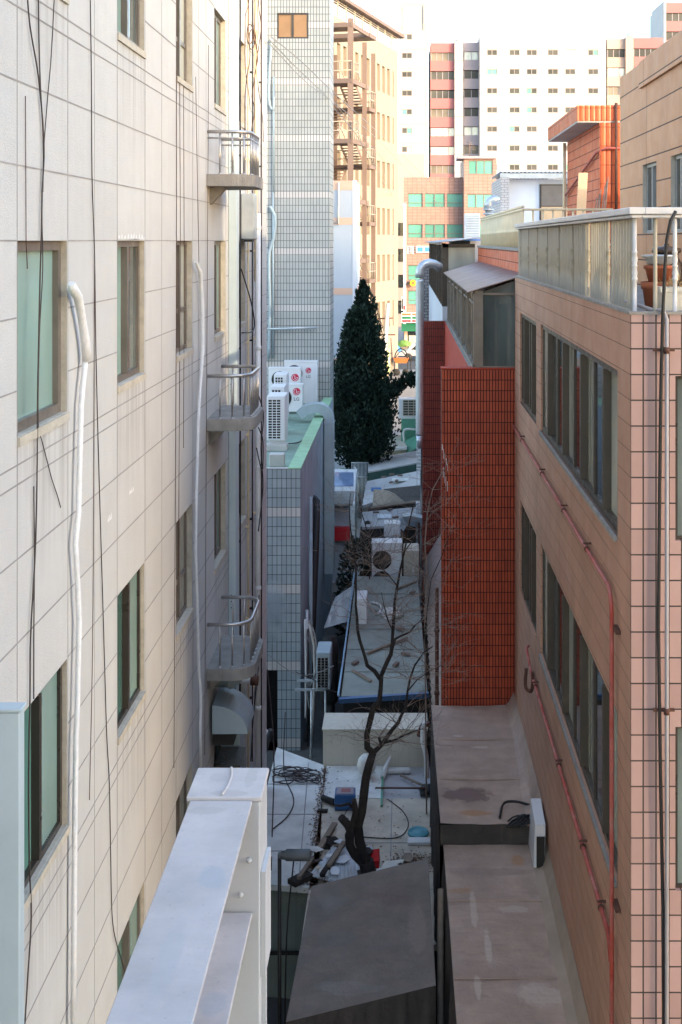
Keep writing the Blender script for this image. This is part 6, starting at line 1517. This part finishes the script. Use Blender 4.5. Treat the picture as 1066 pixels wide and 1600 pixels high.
limb([(545,1262),(540,1270),(533,1285),(540,1295)], .012,.004,-.4, 5)
limb([(572,1215),(568,1224)], .03,.02)
limb([(583,1176),(574,1168),(573,1148),(580,1120),(583,1106),(593,1096),(595,1075),(596,1056),(600,1045),(611,1022),(613,1005),(614,985),(616,960),(617,940),(621,915),(626,888),(632,862),(636,842),(640,815),(646,790)], .064, .012, .6)
limb([(583,1176),(590,1170),(597,1163),(606,1150),(613,1140),(622,1130),(628,1116),(634,1106),(637,1080),(641,1060),(648,1040),(662,1020),(676,1010)], .052, .012, .8)
limb([(597,1166),(592,1152)], .035,.025)
limb([(600,1160),(615,1157),(630,1150),(645,1143),(660,1139)], .026, .010, .6)
limb([(595,1062),(585,1048),(574,1040),(570,1025),(562,1000),(559,985),(558,965),(556,945),(556,910),(555,875),(552,850),(548,828),(546,800),(548,770)], .042, .007, -.5)
limb([(612,1018),(618,998),(628,993),(640,988),(648,978),(658,970),(662,960)], .026, .009, .5)
limb([(614,985),(604,962),(600,945),(596,925)], .014, .004, -.4)
limb([(621,915),(608,900),(592,882),(578,878),(562,880)], .012, .004, -.3)
limb([(632,862),(644,846),(654,828),(668,812),(676,800)], .012, .004, .4)
limb([(637,1080),(652,1062),(672,1048),(690,1040)], .014, .005, .6)
trunkob = mb.build('trunk', m_bark, bt)
def twigs(starts, n, L0, rmax, spreadx, up, out, depth=2, seed=1):
    random.seed(seed)
    for _ in range(n):
        pts, rr = random.choice(starts); i = random.randrange(int(len(pts)*.35), len(pts))
        p = Vector(pts[i]); r = min(rr[i]*.5, rmax); dv = Vector((random.uniform(-1,1)*spreadx, random.uniform(-.6,.6), random.uniform(-.25,1)*up)).normalized()
        def grow(p, dv, L, r, lev):
            path = [p]; m_ = 6; q = Vector(p); v = Vector(dv)
            for k in range(m_):
                v = (v + Vector((random.uniform(-.35,.35),random.uniform(-.3,.3),random.uniform(-.3,.36)))).normalized(); q = q + v*L/m_; path.append(q.copy())
            out.tube(path, [max(.0018, r*(1-.8*k/m_)) for k in range(m_+1)], 4, 0, False)
            if lev > 0:
                for k in range(random.randint(1,3)):
                    j = random.randrange(2, m_); nv = (v + Vector((random.uniform(-1,1),random.uniform(-.6,.6),random.uniform(-.5,.8)))).normalized(); grow(path[j], nv, L*random.uniform(.4,.65), r*.55, lev-1)
        grow(p, dv, L0*random.uniform(.5,1.2), r, depth)
tw_ = MB(); twigs(sk[6:], 150, .85, .007, 1.4, .6, tw_, 2, 4); tw_.build('twigs', m_twig, bt)
# dry creeper-like saplings against the red walls
for (seed, base, lab, n, m_) in ((5, [(672,1090),(668,1040),(664,990),(668,950),(674,905),(690,870),(704,830)], 'pale leafless sapling against the red wall at the roof edge', 30, m_twig), (9, [(664,960),(668,900),(664,850),(668,800),(676,765),(690,740),(702,720)], 'tall thin leafless sapling rising in front of the recess between the red walls', 24, m_twig), (12, [(578,905),(575,870),(577,840),(565,800),(560,770)], 'small leafless sapling left of the twin fan unit', 24, m_twig)):
    random.seed(seed); DT = 22.9 if seed == 5 else (23.2 if seed == 9 else 37.0); sk2 = []; t = thing('bare_sapling', lab, 'sapling', (PX(base[0][0],DT), DT, G))
    mb = MB(); pts = [Vector(tp(x, y, random.uniform(-.1,.1))) for x, y in base]; pts = [Vector((pts[0].x+.05, pts[0].y+.2, -12.6))] + pts; k_ = DT/23
    rr = [.018*k_*(1-.75*i/len(pts)) for i in range(len(pts))]; mb.tube(pts, rr, 6); sk2.append((pts, rr))
    mb.build('stem', m_bark if seed != 9 else m_twig, t); o = MB(); twigs(sk2, n, .8*k_, .008*k_, 1.2, .6, o, 2, seed); o.build('twigs', m_, t)
bpy.context.view_layer.update()

# =================================================================== more clutter of the alley
def board(label, pts, th, mat, name='board', cat='board'):
    a, b, c, d = [Vector(p) for p in pts]; n = (b-a).cross(d-a).normalized()*th
    return MB().hexa([tuple(v) for v in (a,b,c,d,a+n,b+n,c+n,d+n)]).build(name, mat, label=label, cat=cat)
board('white board leaning upright beside the dark sheet behind the bush', (P(562,837,42),P(567,837,42),P(571,812,42.4),P(566,812,42.4)), .04, m_acwhite)
lump('tarpaulin_heap', P(575,850,41.5), (.28,.4,.75), m_tarp_dark, 'dark covered heap between the white board and the carton', 'tarpaulin', 12)
board('long pale timber edging under the curved cream sheet', (P(580,796,44.1),P(655,786,44.1),P(655,783,44.2),P(580,793,44.2)), .06, m_wood, 'timber_edging', 'timber')
mb = MB(); mb.cbox(PX(650,43),PX(657,43),43,43.2,G,PH(785,43),.01); mb.build('white_post', m_acwhite, label='white post at the right end of the grey sheet roofs', cat='post')
t = thing('slatted_rack', 'white slatted rack fixed beside the dark red tile wall', 'rack', (PX(654,47),47,PH(738,47)))
mb = MB()
for k in range(9): y = 690+5.4*k; mb.box(PX(651,47),PX(658,47),47,47.3,PH(y+2.4,47),PH(y,47))
mb.box(PX(651.2,47),PX(652,47),46.98,47.0,G,PH(690,47)); mb.box(PX(656.5,47),PX(657.3,47),46.98,47.0,G,PH(690,47)); mb.build('slats', m_rail_white, t)
d = MB(); xr = .70; d.tube([(xr,25.2,-12.9),(xr,25.2,-7.2)], .045, 8)
for k in range(4): d.box(xr-.055,xr+.055,25.15,25.25,-12+1.3*k,-11.95+1.3*k)
d.build('drain_pipe', m_rust, label='rusty vertical drain pipe at the edge of the red front block', cat='pipe')
d = MB(); d.tube([P(664,1128,23.9),P(661,1140,23.9),P(661,1160,23.9),P(665,1175,23.9),P(667,1190,23.9),P(667,1215,23.9)], .05, 8); d.build('wrapped_pipe', m_wrap, label='white wrapped pipe bend dropping beside the brown shed at the beige wall', cat='pipe')
d = MB(); d.tube([P(655,1150,24.2),P(660,1135,24.2),P(666,1131,24.2),P(672,1133,24.2)], .055, 8); d.build('rusty_elbow', m_rust, label='rusty pipe elbow at the top right corner of the beige block', cat='pipe')
d = MB(); d.tube([P(407,1180,25.6),P(411,1160,25.6),P(417,1149,25.6),P(414,1143,25.6),P(406,1142,25.6)], .06, 9); d.build('white_elbow_pipe', m_white_pvc, label='white bent pipe standing where the slab roof meets the left wall', cat='pipe')
d = MB(); d.tube([P(408,1192,25.2),P(424,1140,25.2)], .06, 8); d.build('rubber_tube', m_black, label='black tube leaning beside the white bent pipe', cat='tube')
random.seed(44)
for (lab, px, dd, r, m) in (('thin white pipe standing in the gap by the hung unit', [(478,1122),(478,1040),(477,968)], 31.0, .03, m_rail_white),
        ('grey hose looping down beside the hung unit', [(482,968),(490,985),(495,1010),(496,1035),(490,1060),(484,1072),(481,1060)], 30.2, .022, m_wire_grey),
        ('pale hose hanging from the block side to the ground', [(485,1195),(489,1120),(492,1050),(491,1010),(486,985),(483,975)], 30.6, .035, m_conc_light),
        ('thin cable sagging from the dark doorway to the hung unit', [(408,1012),(440,1040),(470,1055),(500,1050),(522,1040)], 28.8, .010, m_wire_grey),
        ('second thin cable crossing the gap above the beige block', [(462,1050),(490,1062),(515,1078),(540,1085)], 28.6, .010, m_wire)):
    d = MB(); d.tube([P(x, y, dd) for x, y in px], r, 6); d.build('hose' if 'hose' in lab else ('cable' if 'cable' in lab else 'pipe'), m, label=lab, cat='hose' if 'hose' in lab else ('cable' if 'cable' in lab else 'pipe'))
# scraps around the tree foot
for k, (x, y, w_, h_, m, lab) in enumerate(((-1.05,22.0,.22,.10,m_wood,'brown board scrap left of the trunk above the corrugated sheet'),(-.9,20.35,.25,.08,m_corr,'torn bright tin scrap at the tarpaulin edge left of the trunk'),(-.25,20.7,.30,.05,m_slab,'pale flat scrap right of the red cloth'),(-1.55,23.4,.10,.06,m_bark,'dark pot shard in the gutter between the roofs'))):
    random.seed(60+k); a = random.uniform(-.6,.6); q = []
    for (sx, sy) in ((-1,-1),(1,-1),(1,1),(-1,1)): q.append((x+(sx*w_*math.cos(a)-sy*w_*.5*math.sin(a)), y+(sx*w_*math.sin(a)+sy*w_*.5*math.cos(a))))
    MB().hexa([(*p, Z0+.002) for p in q] + [(*p, Z0+h_*(.5+.5*random.random())) for p in q]).build('scrap', m, label=lab, cat='scrap')
random.seed(91)
spots = [(random.uniform(-1.3,.35), random.uniform(28,36.8), -10.275) for k in range(5)] + [(PX(random.uniform(570,650),42.5), random.uniform(41.3,43.3), PH(808,42.3)+.03) for k in range(5)] + [(random.uniform(-1.3,.2), random.uniform(48,50.5), PH(755,49.2)+.1) for k in range(5)]
m0 = MB().cbox(-.11,.11,-.05,.05,0,.06,.006)  .build('loose_brick', m_brick, local=True, label='loose bricks and offcuts lying scattered on the alley roofs', cat='brick', group='bricks lying on the alley roofs')
for k, (x, y, h_) in enumerate(spots):
    o = m0 if k == 0 else m0.copy()
    if k: COL.objects.link(o)
    o.location = (x, y, h_+EYE); o.rotation_euler = (0,0,random.uniform(0,3.1))
for k, (x0, y0, x1, y1, h_, lab) in enumerate(((-.9,30.2,.1,31.4,-10.27,'grey batten lying slantwise on the mossy roof below the white bag'),(-.2,35.8,.4,36.6,-10.27,'short grey batten near the twin fan unit on the mossy roof'),(-1.2,29.0,-.75,28.3,-10.27,'stub of timber near the blue gutter corner'))):
    plank((x0,y0,h_),(x1,y1,h_),.07,.04,lab)
for k, (q, d_, m, lab) in enumerate((([(612,756),(640,752),(641,744),(613,748)],49.6,m_slab,'pale square sheet lying on the broad grey roof'),([(590,815),(612,812),(612,803),(590,806)],42,m_corr,'bright tin sheet on the low grey roof behind the twin fan unit'),([(634,815),(648,813),(648,806),(634,808)],42.2,m_slab_tan,'tan sheet on the low grey roof beside the duct hood'),([(580,772),(596,770),(596,764),(580,766)],46,m_tarp_blue,'scrap of blue sheet at the edge of the dark roof'))):
    c_ = P(q[0][0], q[0][1], d_); pts = []
    for j, (x, y) in enumerate(q): dd = d_+(.0 if j < 2 else .6); pts.append((PX(x,dd), dd, c_[2]+.13))
    MB().hexa([(a, b, c-.03) for a, b, c in pts]+pts).build('loose_sheet', m, label=lab, cat='sheet')
random.seed(133); mats_ = (m_corr, m_slab, m_wood, m_acwhite, m_slab_tan, m_bark, m_tarp_dark)
for k in range(22):
    x, y = (random.uniform(-1.6,-.55), random.uniform(20.65,21.95)) if k < 15 else (random.uniform(-.45,.4), random.uniform(20.9,21.7))
    n = random.randint(4,6); r = random.uniform(.06,.17); z = Z0+.10+random.uniform(0,.06) if k < 15 else Z0+.01; tx_, ty_ = random.uniform(-.35,.35), random.uniform(-.35,.35)
    low = [(x+r*random.uniform(.6,1.2)*math.cos(6.28*q/n), y+r*random.uniform(.6,1.4)*math.sin(6.28*q/n)) for q in range(n)]
    pts = [(a, b, z+.03+tx_*(a-x)*.5+ty_*(b-y)*.5) for a, b in low]
    MB().prism(pts, (0,0,.012)).build('torn_scrap', mats_[k % 7], label='torn sheet and board scraps heaped around the foot of the bare tree', cat='scrap', group='torn scraps around the tree foot')
# steam drifting from the gap below the grey block
m_steam = bpy.data.materials.new('steam'); m_steam.use_nodes = True; nt = m_steam.node_tree; nt.nodes.remove(nt.nodes['Principled BSDF'])
pv = nt.nodes.new('ShaderNodeVolumePrincipled'); pv.inputs['Color'].default_value = (.95,.96,1,1)
pos = nd(nt, 'ShaderNodeNewGeometry').outputs['Position']
tc = nd(nt, 'ShaderNodeTexCoord'); ln = nd(nt, 'ShaderNodeVectorMath', operation='LENGTH'); mp = nd(nt, 'ShaderNodeMapping')
mp.inputs['Scale'].default_value = (1/.42, 1/.6, 1/.85); mp.inputs['Location'].default_value = (0,0,-1.0); nt.links.new(tc.outputs['Object'], mp.inputs['Vector']); nt.links.new(mp.outputs[0], ln.inputs[0])
fall = ramp(nt, ln.outputs['Value'], .15, 1.0, 1, 0); nn = ramp(nt, noise(nt, pos, 2.2, 4), .35, .7, 0, 1)
nt.links.new(math_(nt, 'MULTIPLY', math_(nt, 'MULTIPLY', fall, nn), 4.5), pv.inputs['Density']); nt.links.new(pv.outputs[0], nt.nodes['Material Output'].inputs['Volume'])
c0 = P(428, 955, 30.2); prof_ = [(0,-.85)] + [(.42*math.sin(math.pi*k/10), -.85*math.cos(math.pi*k/10)) for k in range(1,10)] + [(0,.85)]
mb = MB(); mb.lathe(c0, prof_, 16); stm = mb.build('steam', m_steam, kind='stuff', label='faint wisp of white steam in front of the blue grey tiles', cat='steam')
bpy.context.view_layer.update()
